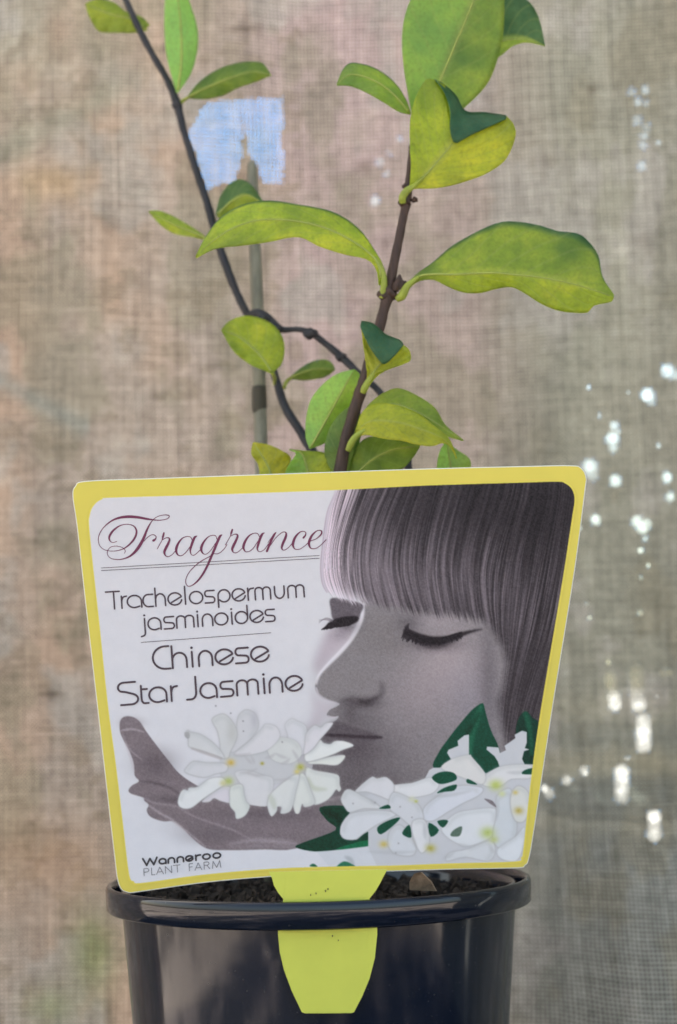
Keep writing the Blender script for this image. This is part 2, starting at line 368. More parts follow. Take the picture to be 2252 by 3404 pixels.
# ================================================================== pot
PC = atY([dd([(738, 2040)])[0]], 0.0)[0]; PX = float(PC[0]); RO = 0.0697; ZT = float(atY([dd([(738, 2088)])[0]], -RO)[0][2]); print('ZT', ZT)
m_pot, n, p, o = newmat('black_plastic')
p.inputs['Base Color'].default_value = (.012, .014, .020, 1); p.inputs['Specular IOR Level'].default_value = .6
L_(n, ramp(n, noise(n, pos(n), 60, 5, .7), [(.35, (.06,)*3), (.75, (.16,)*3)]), p.inputs['Roughness'])
L_(n, ramp(n, noise(n, pos(n), 35, 6, .7), [(.45, (.004, .009, .022)), (.8, (.012, .016, .024))]), p.inputs['Base Color'])
ds = ramp(n, noise(n, pos(n), 1100, 2, .6), [(.70, (0, 0, 0)), (.76, (1, 1, 1))]); base_l = p.inputs['Base Color'].links[0].from_socket
L_(n, mixc(n, math_(n, 'MULTIPLY', ds, noise(n, pos(n), 40, 3, .6)), base_l, (.16, .14, .12)), p.inputs['Base Color'])
bump(n, noise(n, pos(n), 25, 3), p, .10, .002)
pot = thing('plant_pot', 'glossy black plastic nursery pot with thick rim, filled with dark potting mix', 'plant pot'); pot.location = (0, 0, 0)
RW = 0.0650
V, Fc = lathe([(.0001, .004), (.052, .004), (.0545, .0), (.0565, .002), (RW-.0035, ZT-.045), (RW, ZT-.0035), (RW, ZT-.002), (RW-.0012, ZT-.0015), (RW-.002, ZT-.004), (.054, .006), (.0001, .006)], PX, 0)
mesh('pot_wall', V, Fc, m_pot, pot)
prof = [(RO-.0022, ZT-.0084), (RO-.0006, ZT-.0081), (RO, ZT-.0075), (RO+.0002, ZT-.0012), (RO-.0002, ZT-.0003), (RO-.0008, ZT), (RO-.0016, ZT-.0002), (RO-.0022, ZT-.001), (RO-.0024, ZT-.003), (RO-.0024, ZT-.008), (RO-.0022, ZT-.0084)]
V, Fc = lathe(prof, PX, 0, 220); mesh('rim', V, Fc, m_pot, pot)
for k in range(20):                 # thin webs between wall and rim with moulding seams on the rim face
    a = 2*math.pi*(k+.5)/20
    r0, r1 = RW-.0005, RO-.0022; ta = .0006
    ca, sa = math.cos(a), math.sin(a); pts = []
    for r in (r0, r1):
        for s in (-1, 1):
            for z in (ZT-.0078, ZT-.0022): pts.append((PX+r*ca-s*ta*sa, r*sa+s*ta*ca, z))
    if abs(a-1.5*math.pi) < .35: continue
    mesh('rim_web', pts, [(0, 1, 3, 2), (4, 6, 7, 5), (0, 4, 5, 1), (2, 3, 7, 6), (1, 5, 7, 3), (0, 2, 6, 4)], m_pot, pot, False)
# potting mix: uneven bed with bark crumbs
m_soil, n, p, o = newmat('potting_mix_dark')
L_(n, ramp(n, noise(n, pos(n), 260, 5, .7), [(.3, (.010, .008, .007)), (.62, (.035, .026, .02)), (.8, (.10, .08, .065))]), p.inputs['Base Color'])
p.inputs['Roughness'].default_value = .8; bump(n, noise(n, pos(n), 400, 5), p, .8, .002)
SZ = ZT-.0075
V = []; Fc = []; nr, na = 26, 90
for i in range(nr):
    for j in range(na):
        r = (RW-.0022)*i/(nr-1); a = 2*math.pi*j/na
        x, y = r*math.cos(a), r*math.sin(a)
        V.append((PX+x, y, SZ-.003+.004*float(fbm(np.array(x*220+30), np.array(y*220+30), 5))))
for i in range(nr-1):
    for j in range(na): Fc.append((i*na+j, (i+1)*na+j, (i+1)*na+(j+1) % na, i*na+(j+1) % na))
def chunk(V, Fc, c, s):
    b = len(V); e = Euler((random.uniform(0, 3), random.uniform(0, 3), random.uniform(0, 3))).to_matrix()
    sx, sy, sz = s*random.uniform(.6, 1.5), s*random.uniform(.4, 1), s*random.uniform(.25, .6)
    for k in range(8):
        q = e @ Vector(((-1, 1)[k & 1]*sx*random.uniform(.6, 1), (-1, 1)[(k >> 1) & 1]*sy*random.uniform(.6, 1), (-1, 1)[k >> 2]*sz*random.uniform(.6, 1)))
        V.append((c[0]+q.x, c[1]+q.y, c[2]+q.z))
    for f in [(0, 1, 3, 2), (4, 6, 7, 5), (0, 4, 5, 1), (2, 3, 7, 6), (1, 5, 7, 3), (0, 2, 6, 4)]: Fc.append(tuple(b+i for i in f))
for k in range(1500):
    r = (RW-.005)*math.sqrt(random.random()); a = random.uniform(0, 2*math.pi)
    chunk(V, Fc, (PX+r*math.cos(a), r*math.sin(a), SZ+random.uniform(-.001, .0022)), random.uniform(.0006, .0026))
soil = mesh('potting_mix', V, Fc, m_soil, smooth=False); tag(soil, 'dark crumbly bark potting mix filling the black pot', 'potting mix', kind='stuff')
m_chip = plain('pale_bark', (.36, .27, .20), .8, .2, 300, .4, .5)
ch = atY(c8([(1112, 138)]), -.040)[0]; V = []; Fc = []
V, Fc = [], []
for (x, z, y) in [(-.0035, -.002, 0), (.0045, -.0025, .001), (.003, .0005, .0005), (0, .0035, 0), (-.002, .003, 0), (-.0035, .0005, 0)]: V.append((ch[0]+x, ch[1]+y-.0008, ch[2]+z))
for i in range(6): V.append((V[i][0]+.0006, V[i][1]+.0022, V[i][2]-.0003))
Fc = [tuple(range(6))[::-1], tuple(range(6, 12))]+[(i, (i+1) % 6, (i+1) % 6+6, i+6) for i in range(6)]
tag(mesh('bark_chip', V, Fc, m_chip, smooth=False), 'pale tan bark chip standing up from the potting mix at right, beneath the label', 'bark chip')

# ================================================================== plant label: raster print painted in code
X0, Y0, PW, PH = 270, 1590, 1660, 1370
img = np.zeros((PH, PW, 3)); 
yy, xx = np.mgrid[0:PH, 0:PW]; SX = xx+X0; SY = yy+Y0
img[:] = np.array([212, 208, 211])
img += (np.clip((SY-1700)/1100, 0, 1)*9)[..., None]*np.array([.5, .8, 1.0])
def pmask(P, sub=2):
    P = np.array([p[:2] for p in P], float)-[X0, Y0]
    x0 = int(max(0, math.floor(P[:, 0].min())-1)); x1 = int(min(PW, math.ceil(P[:, 0].max())+2))
    y0 = int(max(0, math.floor(P[:, 1].min())-1)); y1 = int(min(PH, math.ceil(P[:, 1].max())+2))
    if x1 <= x0 or y1 <= y0: return None
    m = np.zeros((y1-y0, x1-x0)); A = P; B = np.roll(P, -1, 0)
    pxs = np.arange(x0, x1)
    for r in range(y0, y1):
        for s in range(sub):
            y = r+(s+.5)/sub-.5
            k = (A[:, 1] > y) != (B[:, 1] > y)
            if not k.any(): continue
            a, b = A[k], B[k]; xs = np.sort(a[:, 0]+(y-a[:, 1])*(b[:, 0]-a[:, 0])/(b[:, 1]-a[:, 1]))
            for i in range(0, len(xs)-1, 2):
                m[r-y0] += (np.clip(pxs+.5-xs[i], 0, 1)-np.clip(pxs+.5-xs[i+1], 0, 1))/sub
    return m, x0, y0
def boxblur(m, s):
    if s < .6: return m
    k = np.arange(-int(3*s), int(3*s)+1); g_ = np.exp(-k*k/(2*s*s)); g_ /= g_.sum()
    if s > 8:                       # wide: three box passes through running sums
        w_ = int(max(1, round(s)));
        for _ in range(3):
            for ax in (0, 1):
                c = np.cumsum(np.pad(m, [(w_+1, w_), (0, 0)] if ax == 0 else [(0, 0), (w_+1, w_)]), axis=ax)
                m = (c[2*w_+1:]-c[:-2*w_-1])/(2*w_+1) if ax == 0 else (c[:, 2*w_+1:]-c[:, :-2*w_-1])/(2*w_+1)
        return m
    for ax in (0, 1): 
        pd = np.pad(m, [(len(k)//2,)*2, (0, 0)] if ax == 0 else [(0, 0), (len(k)//2,)*2]); o_ = np.zeros_like(m)
        for i, q in enumerate(g_): o_ += q*(pd[i:i+m.shape[0]] if ax == 0 else pd[:, i:i+m.shape[1]])
        m = o_
    return m
def comp(m, x0, y0, c, alpha):
    h, w_ = m.shape; a = (m*alpha)[..., None]; v = img[y0:y0+h, x0:x0+w_]; v[:] = v*(1-a)+np.array(c, float)*a
def poly(P, c, alpha=1, blur=0, smooth=True, n=5):
    if smooth: P = spline([p[:2] for p in P], n, True)
    r = pmask(P)
    if r is None: return
    m, x0, y0 = r; pad = int(blur*3+1)
    if blur:
        xa, ya = max(0, x0-pad), max(0, y0-pad); xb, yb = min(PW, x0+m.shape[1]+pad), min(PH, y0+m.shape[0]+pad)
        mm = np.zeros((yb-ya, xb-xa)); mm[y0-ya:y0-ya+m.shape[0], x0-xa:x0-xa+m.shape[1]] = m; m = boxblur(mm, blur); x0, y0 = xa, ya
    comp(m, x0, y0, c, alpha)
def ribbon(P, n=6, ws=1.0):
    Q = spline(P, n); T = np.gradient(Q[:, :2], axis=0); T /= np.linalg.norm(T, axis=1)[:, None]+1e-9
    N = np.stack([-T[:, 1], T[:, 0]], 1); hw = (Q[:, 2:3]*ws/2).clip(.3)
    return Q[:, :2]+N*hw, Q[:, :2]-N*hw, T
def stroke(P, c, alpha=1, blur=0, ws=1.0, n=6):
    a, b, _ = ribbon(P, n, ws); poly(np.r_[a, b[::-1]], c, alpha, blur, smooth=False)
def blob(P, r, c, alpha, rot=None):
    cx, cy = P; rx, ry = (r if isinstance(r, tuple) else (r, r))
    x0, x1 = int(max(0, cx-X0-3*rx)), int(min(PW, cx-X0+3*rx)); y0, y1 = int(max(0, cy-Y0-3*ry)), int(min(PH, cy-Y0+3*ry))
    if x1 <= x0 or y1 <= y0: return
    g_ = np.exp(-((SX[y0:y1, x0:x1]-cx)/rx)**2-((SY[y0:y1, x0:x1]-cy)/ry)**2)
    comp(g_, x0, y0, c, alpha)
pt = lambda f, x, y: f([(x, y)])[0]
k5 = .63776
# ---- face
face = c5([(322, 700), (322, 790), (318, 850), (300, 905), (262, 975), (215, 1035), (150, 1105), (100, 1165), (76, 1215), (85, 1262), (125, 1295), (203, 1316),
           (178, 1335), (150, 1350), (137, 1378), (170, 1388), (196, 1384), (185, 1402), (130, 1440), (100, 1490), (80, 1560), (60, 1700)]) + [(1075, 2690), (1200, 2740), (1700, 2800), (1800, 2100), (1700, 1900)]
poly(c5([(168, 925), (300, 925), (262, 985), (200, 1050), (140, 1105), (92, 1160), (70, 1120), (95, 1040), (120, 980)]), (172, 156, 165), .75, 12)
poly(c5([(60, 1240), (90, 1290), (190, 1325), (120, 1400), (60, 1470), (20, 1540), (10, 1480), (60, 1380)]), (180, 166, 174), .5, 10)
poly(face, (126, 119, 121), 1, 1.2, n=3)
blob(pt(c5, 780, 1130), (210*k5, 200*k5), (168, 152, 154), .80)
blob(pt(c5, 620, 1290), (180*k5, 170*k5), (150, 136, 140), .55)
blob(pt(c5, 880, 1300), (130*k5, 230*k5), (138, 130, 138), .6)
blob(pt(c5, 640, 1500), (260*k5, 130*k5), (128, 119, 122), .55)
blob(pt(c5, 430, 960), (150*k5, 120*k5), (116, 108, 108), .6)
blob(pt(c5, 250, 1560), (230*k5, 110*k5), (78, 69, 74), .8)
blob(pt(c5, 330, 1750), (300*k5, 120*k5), (84, 75, 79), .7)
blob(pt(c5, 300, 1400), (110*k5, 70*k5), (92, 84, 88), .7)
blob(pt(c5, 180, 1200), (90*k5, 80*k5), (128, 120, 121), .55)
blob(pt(c5, 330, 1190), (80*k5, 60*k5), (126, 118, 119), .5)
blob(pt(c5, 700, 890), (130*k5, 45*k5), (152, 140, 144), .7)
blob(pt(c5, 560, 900), (70*k5, 50*k5), (84, 77, 81), .6)
blob(pt(c5, 980, 1180), (50*k5, 300*k5), (84, 77, 82), .5)
# rim light down the bridge of the nose
stroke(c5([(322, 790, 16), (319, 860, 14), (298, 918, 15), (256, 990, 13), (200, 1055, 13), (140, 1115, 11), (98, 1165, 9), (80, 1215, 6)]), (228, 222, 227), .9, 2.6)
stroke(c5([(80, 1230, 6), (95, 1272, 8), (140, 1300, 8), (203, 1317, 4)]), (200, 192, 198), .8, 2)
stroke(c5([(415, 1200, 8), (428, 1240, 16), (408, 1282, 22), (340, 1305, 24), (265, 1294, 18), (225, 1302, 12), (195, 1314, 5)]), (66, 58, 62), .55, 7)
stroke(c5([(400, 1285, 6), (340, 1306, 10), (300, 1300, 6)]), (52, 44, 49), .6, 4)
blob(pt(c5, 330, 1318), (90*k5, 26*k5), (66, 58, 62), .65)
blob(pt(c5, 250, 1350), (50*k5, 60*k5), (80, 72, 76), .5)
stroke(c5([(140, 1378, 3), (170, 1388, 5), (198, 1383, 3)]), (205, 196, 202), .8, 1.5)
# mouth
poly(c5([(120, 1440), (180, 1410), (260, 1430), (420, 1488), (300, 1490), (105, 1480)]), (84, 75, 80), .8, 5)
stroke(c5([(105, 1478, 9), (200, 1484, 12), (300, 1490, 13), (380, 1493, 12), (428, 1492, 5)]), (56, 46, 52), .9, 2.5)
poly(c5([(110, 1485), (250, 1495), (400, 1500), (300, 1545), (180, 1550), (110, 1520)]), (86, 77, 82), .7, 7)
# far eye in the shade of the fringe
poly(c5([(165, 765), (318, 795), (312, 850), (292, 895), (230, 905), (172, 880), (158, 830)]), (92, 83, 89), .97, 2)
blob(pt(c5, 235, 905), (60*k5, 40*k5), (72, 64, 70), .75)
blob(pt(c5, 200, 960), (50*k5, 30*k5), (140, 128, 136), .6)
stroke(c5([(150, 900, 14), (190, 893, 26), (240, 885, 30), (285, 875, 20), (300, 868, 8)]), (38, 32, 36), .9, 2.2)
for k in range(26):
    t = k/25; x = 150+t*120; y = 898-t*8; L = 46-18*t
    stroke(c5([(x, y, 9), (x-L*.45, y+L*.45, 7), (x-L*1.0+random.uniform(-4, 4), y+L*.72+random.uniform(-4, 4), 3)]), (44, 38, 42), .85, .8)
for k in range(6): stroke(c5([(165, 888-k*2, 3), (130, 880-k*2, 2), (95, 878+k*4, 1)]), (110, 100, 106), .5, .8)
# near eye
stroke(c5([(575, 880, 8), (650, 845, 8), (740, 835, 9), (830, 850, 8), (900, 880, 4)]), (92, 84, 88), .35, 6)
blob(pt(c5, 690, 1010), (130*k5, 30*k5), (66, 58, 63), .55)
poly(c5([(545, 930), (620, 975), (700, 995), (780, 985), (830, 965), (800, 1000), (720, 1030), (640, 1020), (575, 985)]), (50, 43, 48), .6, 6)
stroke(c5([(540, 930, 14), (575, 950, 22), (620, 972, 27), (690, 988, 28), (760, 982, 24), (830, 958, 16), (890, 940, 9), (948, 927, 3)]), (38, 32, 36), .9, 3)
for k in range(60):
    t = k/59; x = 545+t*290; y = 935+55*math.sin(min(1, t*1.15)*math.pi/2*1.2)-t*t*45; L = 48*(1-.3*t)*random.uniform(.7, 1.1); dx = -.55+.9*t
    stroke(c5([(x, y, 9), (x+dx*L*.4, y+L*.55, 7), (x+dx*L*.9+random.uniform(-5, 5), y+L*random.uniform(.85, 1.25), 2.5)]), (42, 36, 40), .8, .8)
for k in range(10):
    stroke(c5([(560, 940, 5), (548+k*1.5, 925-k, 4), (540+k*3, 912-k*2, 1)]), (50, 43, 48), .6, .8)
# ---- hair field from guide strands (each a function x(y))
G = [h4([(238, 90), (215, 130), (165, 300), (128, 560), (104, 800), (128, 960), (190, 1060), (215, 1110)]),
     h4([(330, 90), (320, 130), (238, 400), (190, 640), (190, 850), (235, 1010), (280, 1110)]),
     h4([(455, 90), (440, 120), (345, 400), (290, 640), (288, 880), (330, 1050), (370, 1130)]),
     h4([(650, 80), (640, 110), (520, 400), (470, 700), (490, 970), (545, 1140), (560, 1180)]),
     h4([(795, 80), (780, 110), (665, 400), (592, 700), (600, 900), (665, 1150), (690, 1250)]),
     h4([(1010, 70), (1000, 100), (900, 450), (862, 780), (895, 1000), (960, 1200), (1000, 1320)]),
     h4([(1260, 70), (1250, 95), (1150, 450), (1105, 800), (1140, 1120), (1190, 1300)]),
     c5([(1085, 150), (1060, 250), (985, 480), (955, 640), (965, 800), (985, 900), (1010, 1100), (1000, 1300)]),
     c5([(1180, 150), (1160, 260), (1100, 480), (1060, 700), (1050, 900), (1060, 1050), (1040, 1300), (1035, 1500), (1050, 1700)]),
     c5([(1300, 150), (1290, 260), (1230, 500), (1185, 750), (1150, 950), (1110, 1150), (1075, 1350), (1060, 1550), (1080, 1750)]),
     c5([(1400, 150), (1385, 300), (1330, 650), (1280, 900), (1220, 1100), (1160, 1300), (1120, 1500), (1110, 1750)]),
     c5([(1500, 150), (1470, 300), (1420, 650), (1370, 900), (1320, 1150), (1260, 1350), (1210, 1550), (1190, 1750)])]
rows = np.arange(PH)+Y0; GX = np.zeros((len(G), PH))
for i, gd in enumerate(G):
    q = spline(gd, 8); o_ = np.argsort(q[:, 1]); GX[i] = np.interp(rows, q[o_, 1], q[o_, 0])
GX = np.maximum.accumulate(GX+np.arange(len(G))[:, None]*.01, axis=0)
U = np.zeros((PH, PW))
for r in range(PH): U[r] = np.interp(xx[r]+X0, GX[:, r], np.arange(len(G)), left=-1, right=len(G))
yn = (SY-1600)/1000.0
Uj = U+.02*np.sin(yn*9+U*3); s1 = fbm(Uj*19+3, yn*4.5, 101, 6); s2 = fbm(U*9+1, yn*2.0+2, 111, 4); s3 = fbm(U*60, yn*5, 121, 3)
band = np.exp(-((SY-1930-(SX-1300)*.12)/170.0)**2)
val = 58+46*band*np.clip(1.15-(SX-1100)/760, .2, 1.1)+np.clip((SY-2150)/400, 0, 1)*12
fade = fbm(U*4+9, yn*4.5+3, 151, 3)
val += (s1-.5)*80*(.35+.8*band)*(.35+1.3*fade)+(s2-.5)*44+(s3-.5)*26*(.4+fade)
val -= 14*np.clip((SX-1450)/300, 0, 1)*np.exp(-((SY-1700)/200.)**2)
lightL = np.clip((2.9-U)/1.7, 0, 1)
val += lightL*(np.clip((s1-.42)*5, -.35, 1)*95+10)
val += 70*np.exp(-((U-3.15)/.10)**2)*np.clip((s3-.25)*2, 0, 1)*np.clip((1900-SY)/200., 0, 1)
val += np.clip((2.3-U)/1.4, 0, 1)*42
val = np.clip(val, 40, 222)
haircol = np.stack([val*1.035+2, val*.955, val*1.0+1], -1)
bot = np.interp(U, [0, 1, 2, 3, 4, 5, 6, 7, 8], [pt(h4, 0, y)[1] for y in (1035, 1075, 1108, 1135, 1165, 1215, 1240, 1290, 1400)])+(fbm(U*34, U*0+.5, 131, 3)-.5)*64
fuzz = 8+U.clip(0, 8)*3.2
fr_m = np.clip((bot-SY)/fuzz, 0, 1)*np.clip((U+.02)*2.2*(.35+1.5*s1), 0, 1)
fr_m = np.where(U < 0, np.clip(1+U*4, 0, 1)*0, fr_m)
fb = c5([(900, 700), (915, 860), (975, 940), (1022, 1020), (1045, 1110), (1030, 1220), (1005, 1300), (1015, 1400), (1040, 1500), (1060, 1600), (1080, 1800)])
fbx = np.interp(rows, [q[1] for q in fb], [q[0] for q in fb])[:, None]
side = np.clip((SX-fbx)/(22+26*s1), 0, 1)*(SY > pt(c5, 0, 820)[1])
hm = np.maximum(fr_m, side)[..., None]
# fringe ends catch light at the left
tipl = (np.exp(-((bot-SY-10)/26.0)**2)*np.clip((3.5-U)/1.2, 0, 1)*(U > .3))[..., None]
haircol = haircol*(1-tipl*.75)+np.array([226, 216, 224])*tipl*.75
img[:] = img*(1-hm)+haircol*hm
# wisps outside the outline
for k in range(30):
    o_ = random.uniform(-16, 10); tt = h4([(238+o_, 125+random.random()*60, 1), (165+o_, 320, 2), (125+o_, 600, 3), (108+o_, 800, 3), (122+o_, 940, 2), (160+o_, 1020, 1)])
    stroke(tt, random.choice([(190, 172, 184), (150, 128, 142), (214, 208, 216)]), .45, .8, .8)
# ---- hand
skin = (118, 106, 110)
poly(c6([(122, 205), (150, 178), (200, 182), (240, 212), (272, 262), (330, 340), (400, 430), (470, 512), (575, 582), (700, 640), (900, 690), (1270, 680), (1300, 700), (1385, 830),
         (1140, 942), (960, 948), (800, 952), (660, 950), (600, 930), (540, 882), (480, 822), (430, 785), (370, 785), (300, 760), (276, 722), (288, 690), (262, 665), (256, 648), (188, 626),
         (171, 606), (190, 578), (232, 552), (207, 520), (200, 450), (176, 382), (140, 312), (121, 262)]), skin, 1, 1.2, n=4)
blob(pt(c6, 330, 450), (60, 45), (86, 76, 81), .6); blob(pt(c6, 190, 215), (34, 16), (124, 112, 117), .6); blob(pt(c6, 420, 660), (60, 16), (84, 74, 79), .6)
blob(pt(c6, 900, 800), (200, 36), (118, 106, 111), .5); blob(pt(c6, 650, 860), (90, 30), (92, 82, 87), .5); blob(pt(c6, 1000, 740), (200, 22), (92, 82, 87), .6)
stroke(c6([(125, 262, 3), (150, 255, 7), (200, 252, 7), (262, 268, 4)]), (170, 158, 162), .7, 2)
stroke(c6([(135, 280, 3), (165, 350, 6), (205, 395, 5), (255, 430, 2)]), (160, 147, 152), .6, 2)
stroke(c6([(150, 330, 3), (185, 420, 7), (205, 500, 3)]), (190, 180, 186), .6, 2)
stroke(c6([(255, 650, 4), (330, 680, 8), (450, 700, 5), (560, 760, 5), (760, 830, 6), (880, 890, 3)]), (150, 138, 142), .65, 2.5)
stroke(c6([(285, 690, 4), (350, 735, 8), (430, 782, 8), (540, 870, 6), (620, 935, 4)]), (168, 156, 160), .7, 2.5)
stroke(c6([(740, 920, 5), (900, 895, 12), (1050, 905, 14), (1150, 915, 8)]), (168, 156, 161), .65, 5)
stroke(c6([(230, 552, 4), (320, 562, 8), (430, 600, 7), (480, 640, 4)]), (76, 66, 71), .6, 3)
stroke(c6([(760, 935, 5), (950, 930, 10), (1140, 935, 8)]), (150, 138, 143), .5, 4)
stroke(c6([(1300, 668, 6), (1360, 655, 10), (1410, 640, 8)]), (150, 138, 142), .6, 3)
# ---- printed jasmine flowers
WH = (224, 223, 225)
def petal(f, P, c=WH, edge=(158, 156, 156), ea=.5, sh=None):
    q = f(P); poly(q, (150, 148, 150), .35, 5, n=4); poly(q, c, 1, .6, n=4); S = spline([p[:2] for p in q], 4, True)
    stroke([(x, y, 3.2) for x, y in S[::2]]+[tuple(S[0])+(3.2,)], edge, ea, 1.6, n=2)
    C = S.mean(0); stroke([(x+(C[0]-x)*.16, y+(C[1]-y)*.16, 9) for x, y in S[:len(S)//2:2]], sh or (178, 180, 180), .45, 5, n=2)
petal(w5, [(390, 440), (560, 430), (800, 390), (950, 430), (1040, 480), (1030, 620), (840, 700), (560, 740), (400, 690), (380, 560)], (198, 197, 199), ea=.1)
petal(w5, [(935, 185), (990, 130), (1040, 150), (1120, 200), (1120, 350), (1090, 440), (980, 440), (960, 270)], (212, 210, 214), ea=.25)
petal(w5, [(780, 330), (900, 290), (1040, 330), (1080, 440), (980, 520), (820, 480)], (210, 210, 208), ea=.25)
petal(w5, [(500, 430), (620, 330), (740, 210), (770, 175), (860, 200), (890, 290), (800, 390), (700, 430), (560, 450)], (214, 211, 214), ea=.3)
petal(w5, [(530, 110), (570, 65), (610, 52), (680, 90), (705, 200), (640, 300), (560, 370), (490, 420), (460, 400), (510, 310), (515, 200)], (205, 203, 206))
petal(w5, [(300, 140), (360, 95), (420, 95), (490, 170), (520, 260), (500, 340), (460, 420), (440, 470), (380, 460), (370, 340), (345, 230)], (207, 206, 206))
blob(pt(w5, 470, 250), (16, 34), (180, 178, 174), .6); blob(pt(w5, 670, 140), (12, 28), (180, 177, 184), .7)
petal(w5, [(75, 250), (95, 228), (110, 245), (200, 265), (300, 330), (380, 410), (410, 475), (350, 455), (240, 420), (130, 385), (98, 365), (95, 310)], (208, 207, 208))
stroke(w5([(80, 245, 14), (88, 275, 18), (100, 300, 6)]), (150, 148, 148), .8, 1.5)
stroke(w5([(120, 385, 6), (240, 425, 10), (390, 478, 8)]), (165, 158, 158), .7, 2)
petal(w5, [(65, 590), (80, 555), (140, 500), (250, 512), (390, 515), (440, 540), (420, 590), (330, 610), (240, 640), (130, 620)], (210, 208, 211))
petal(w5, [(215, 850), (280, 790), (400, 720), (480, 740), (475, 855), (380, 845), (320, 820), (280, 850)], (214, 208, 214))
petal(w5, [(5, 860), (25, 780), (55, 745), (90, 752), (105, 730), (180, 720), (280, 650), (390, 640), (420, 690), (350, 740), (220, 830), (120, 905), (40, 905)], (222, 222, 222))
petal(w5, [(500, 600), (620, 580), (740, 620), (830, 650), (825, 780), (790, 885), (650, 880), (580, 850), (560, 720)], (213, 211, 213), ea=.3)
petal(w5, [(465, 720), (560, 700), (580, 780), (600, 850), (630, 890), (590, 970), (515, 1000), (500, 940), (460, 890), (455, 820)], (215, 217, 212))
petal(w5, [(1120, 560), (1200, 580), (1350, 605), (1405, 630), (1410, 700), (1422, 740), (1405, 762), (1380, 745), (1340, 800), (1280, 850), (1180, 872), (1120, 740)], (217, 218, 214))
stroke(w5([(1130, 640, 10), (1180, 730, 16), (1300, 745, 6)]), (186, 190, 172), .7, 4)
petal(w5, [(1060, 620), (1110, 620), (1160, 750), (1195, 862), (1110, 897), (1085, 870), (1062, 945), (1030, 952), (1010, 900), (1000, 800)], (217, 218, 213))
petal(w5, [(990, 630), (1060, 620), (1030, 760), (1005, 880), (970, 940), (900, 952), (905, 900), (870, 895), (865, 930), (820, 978), (790, 920), (785, 850), (830, 760)], (216, 216, 214))
stroke(w5([(800, 790, 14), (830, 850, 20), (850, 920, 8)]), (186, 190, 176), .6, 4)
petal(w5, [(1150, 500), (1300, 465), (1430, 445), (1456, 465), (1390, 532), (1260, 525), (1150, 522)], (222, 222, 216))
petal(w5, [(1110, 440), (1190, 380), (1240, 315), (1270, 340), (1330, 350), (1370, 325), (1450, 325), (1532, 362), (1440, 400), (1340, 445), (1200, 490), (1120, 500)], (224, 224, 222))
petal(w5, [(1110, 350), (1120, 260), (1190, 187), (1245, 205), (1290, 170), (1352, 165), (1320, 220), (1240, 310), (1180, 390), (1100, 440)], (216, 212, 216))
for (a, b, c, d) in [(480, 440, 640, 430), (590, 460, 650, 520), (640, 450, 670, 520), (540, 600, 700, 560), (840, 660, 1000, 640), (850, 430, 960, 470), (760, 470, 850, 430), (900, 520, 980, 470), (600, 600, 760, 620), (1000, 400, 1060, 500)]:
    stroke(w5([(a, b, 4), ((a+c)/2+8, (b+d)/2+10, 10), (c, d, 3)]), (172, 168, 170), .5, 2.5)
for (x, y, r, c) in [(465, 510, 17, (192, 160, 66)), (445, 672, 19, (158, 170, 84)), (400, 690, 14, (196, 190, 140)), (738, 518, 8, (150, 138, 40)), (1070, 550, 17, (166, 164, 62)), (1040, 590, 12, (206, 190, 110))]:
    blob(pt(w5, x, y), (r*.78, r*.66), c, .85)
for (x, y) in [(572, 150), (465, 82), (912, 332), (575, 238), (335, 18)]: blob(pt(w5, x, y), 2.6, (110, 104, 108), .8)
GR = (26, 72, 56)
poly(c7([(1132, 103), (1148, 110), (1160, 160), (1190, 260), (1235, 360), (1245, 480), (1155, 520), (1000, 520), (858, 478), (885, 390), (940, 310), (1010, 220), (1080, 140)]), GR, 1, 1, n=4)
stroke(c7([(1135, 110, 10), (1110, 180, 22), (1080, 280, 22), (1065, 400, 14)]), (44, 104, 78), .8, 4); stroke(c7([(1128, 150, 6), (1070, 250, 14), (1020, 330, 10)]), (14, 48, 38), .8, 5)
poly(c7([(1388, 148), (1430, 185), (1475, 240), (1450, 480), (1370, 470), (1335, 300), (1345, 200)]), (24, 58, 48), 1, 1, n=4)
stroke(c7([(1385, 152, 14), (1405, 210, 16), (1420, 290, 12), (1425, 400, 8)]), (40, 96, 72), .8, 4)
poly(c7([(198, 705), (345, 695), (480, 720), (490, 900), (300, 950), (170, 960), (58, 935), (110, 905), (290, 835), (240, 780)]), (22, 62, 48), 1, 1, n=4)
stroke(c7([(210, 715, 8), (290, 760, 22), (350, 820, 14)]), (14, 42, 34), .7, 5)
poly(c7([(290, 948), (400, 910), (485, 895), (485, 932), (420, 945)]), (30, 106, 72), 1, 1.2)
poly(w6([(-150, 1190), (0, 1180), (235, 1150), (700, 1080), (1400, 1150), (1380, 1400), (-160, 1400), (-100, 1340), (-40, 1320)]), (208, 209, 214), 1, 1.2, smooth=False)
poly(w6([(0, 1300), (60, 1262), (140, 1300), (100, 1330), (0, 1330)]), (52, 116, 88), 1, 1.2); poly(w6([(430, 1282), (530, 1276), (535, 1290), (430, 1292)]), (60, 110, 88), 1, 1)
poly(c7([(140, 1045), (160, 1030), (185, 1048)]), (40, 100, 72), 1, 1); stroke(w6([(60, 1225, 5), (100, 1250, 16), (130, 1290, 4)]), (160, 164, 168), .7, 3)
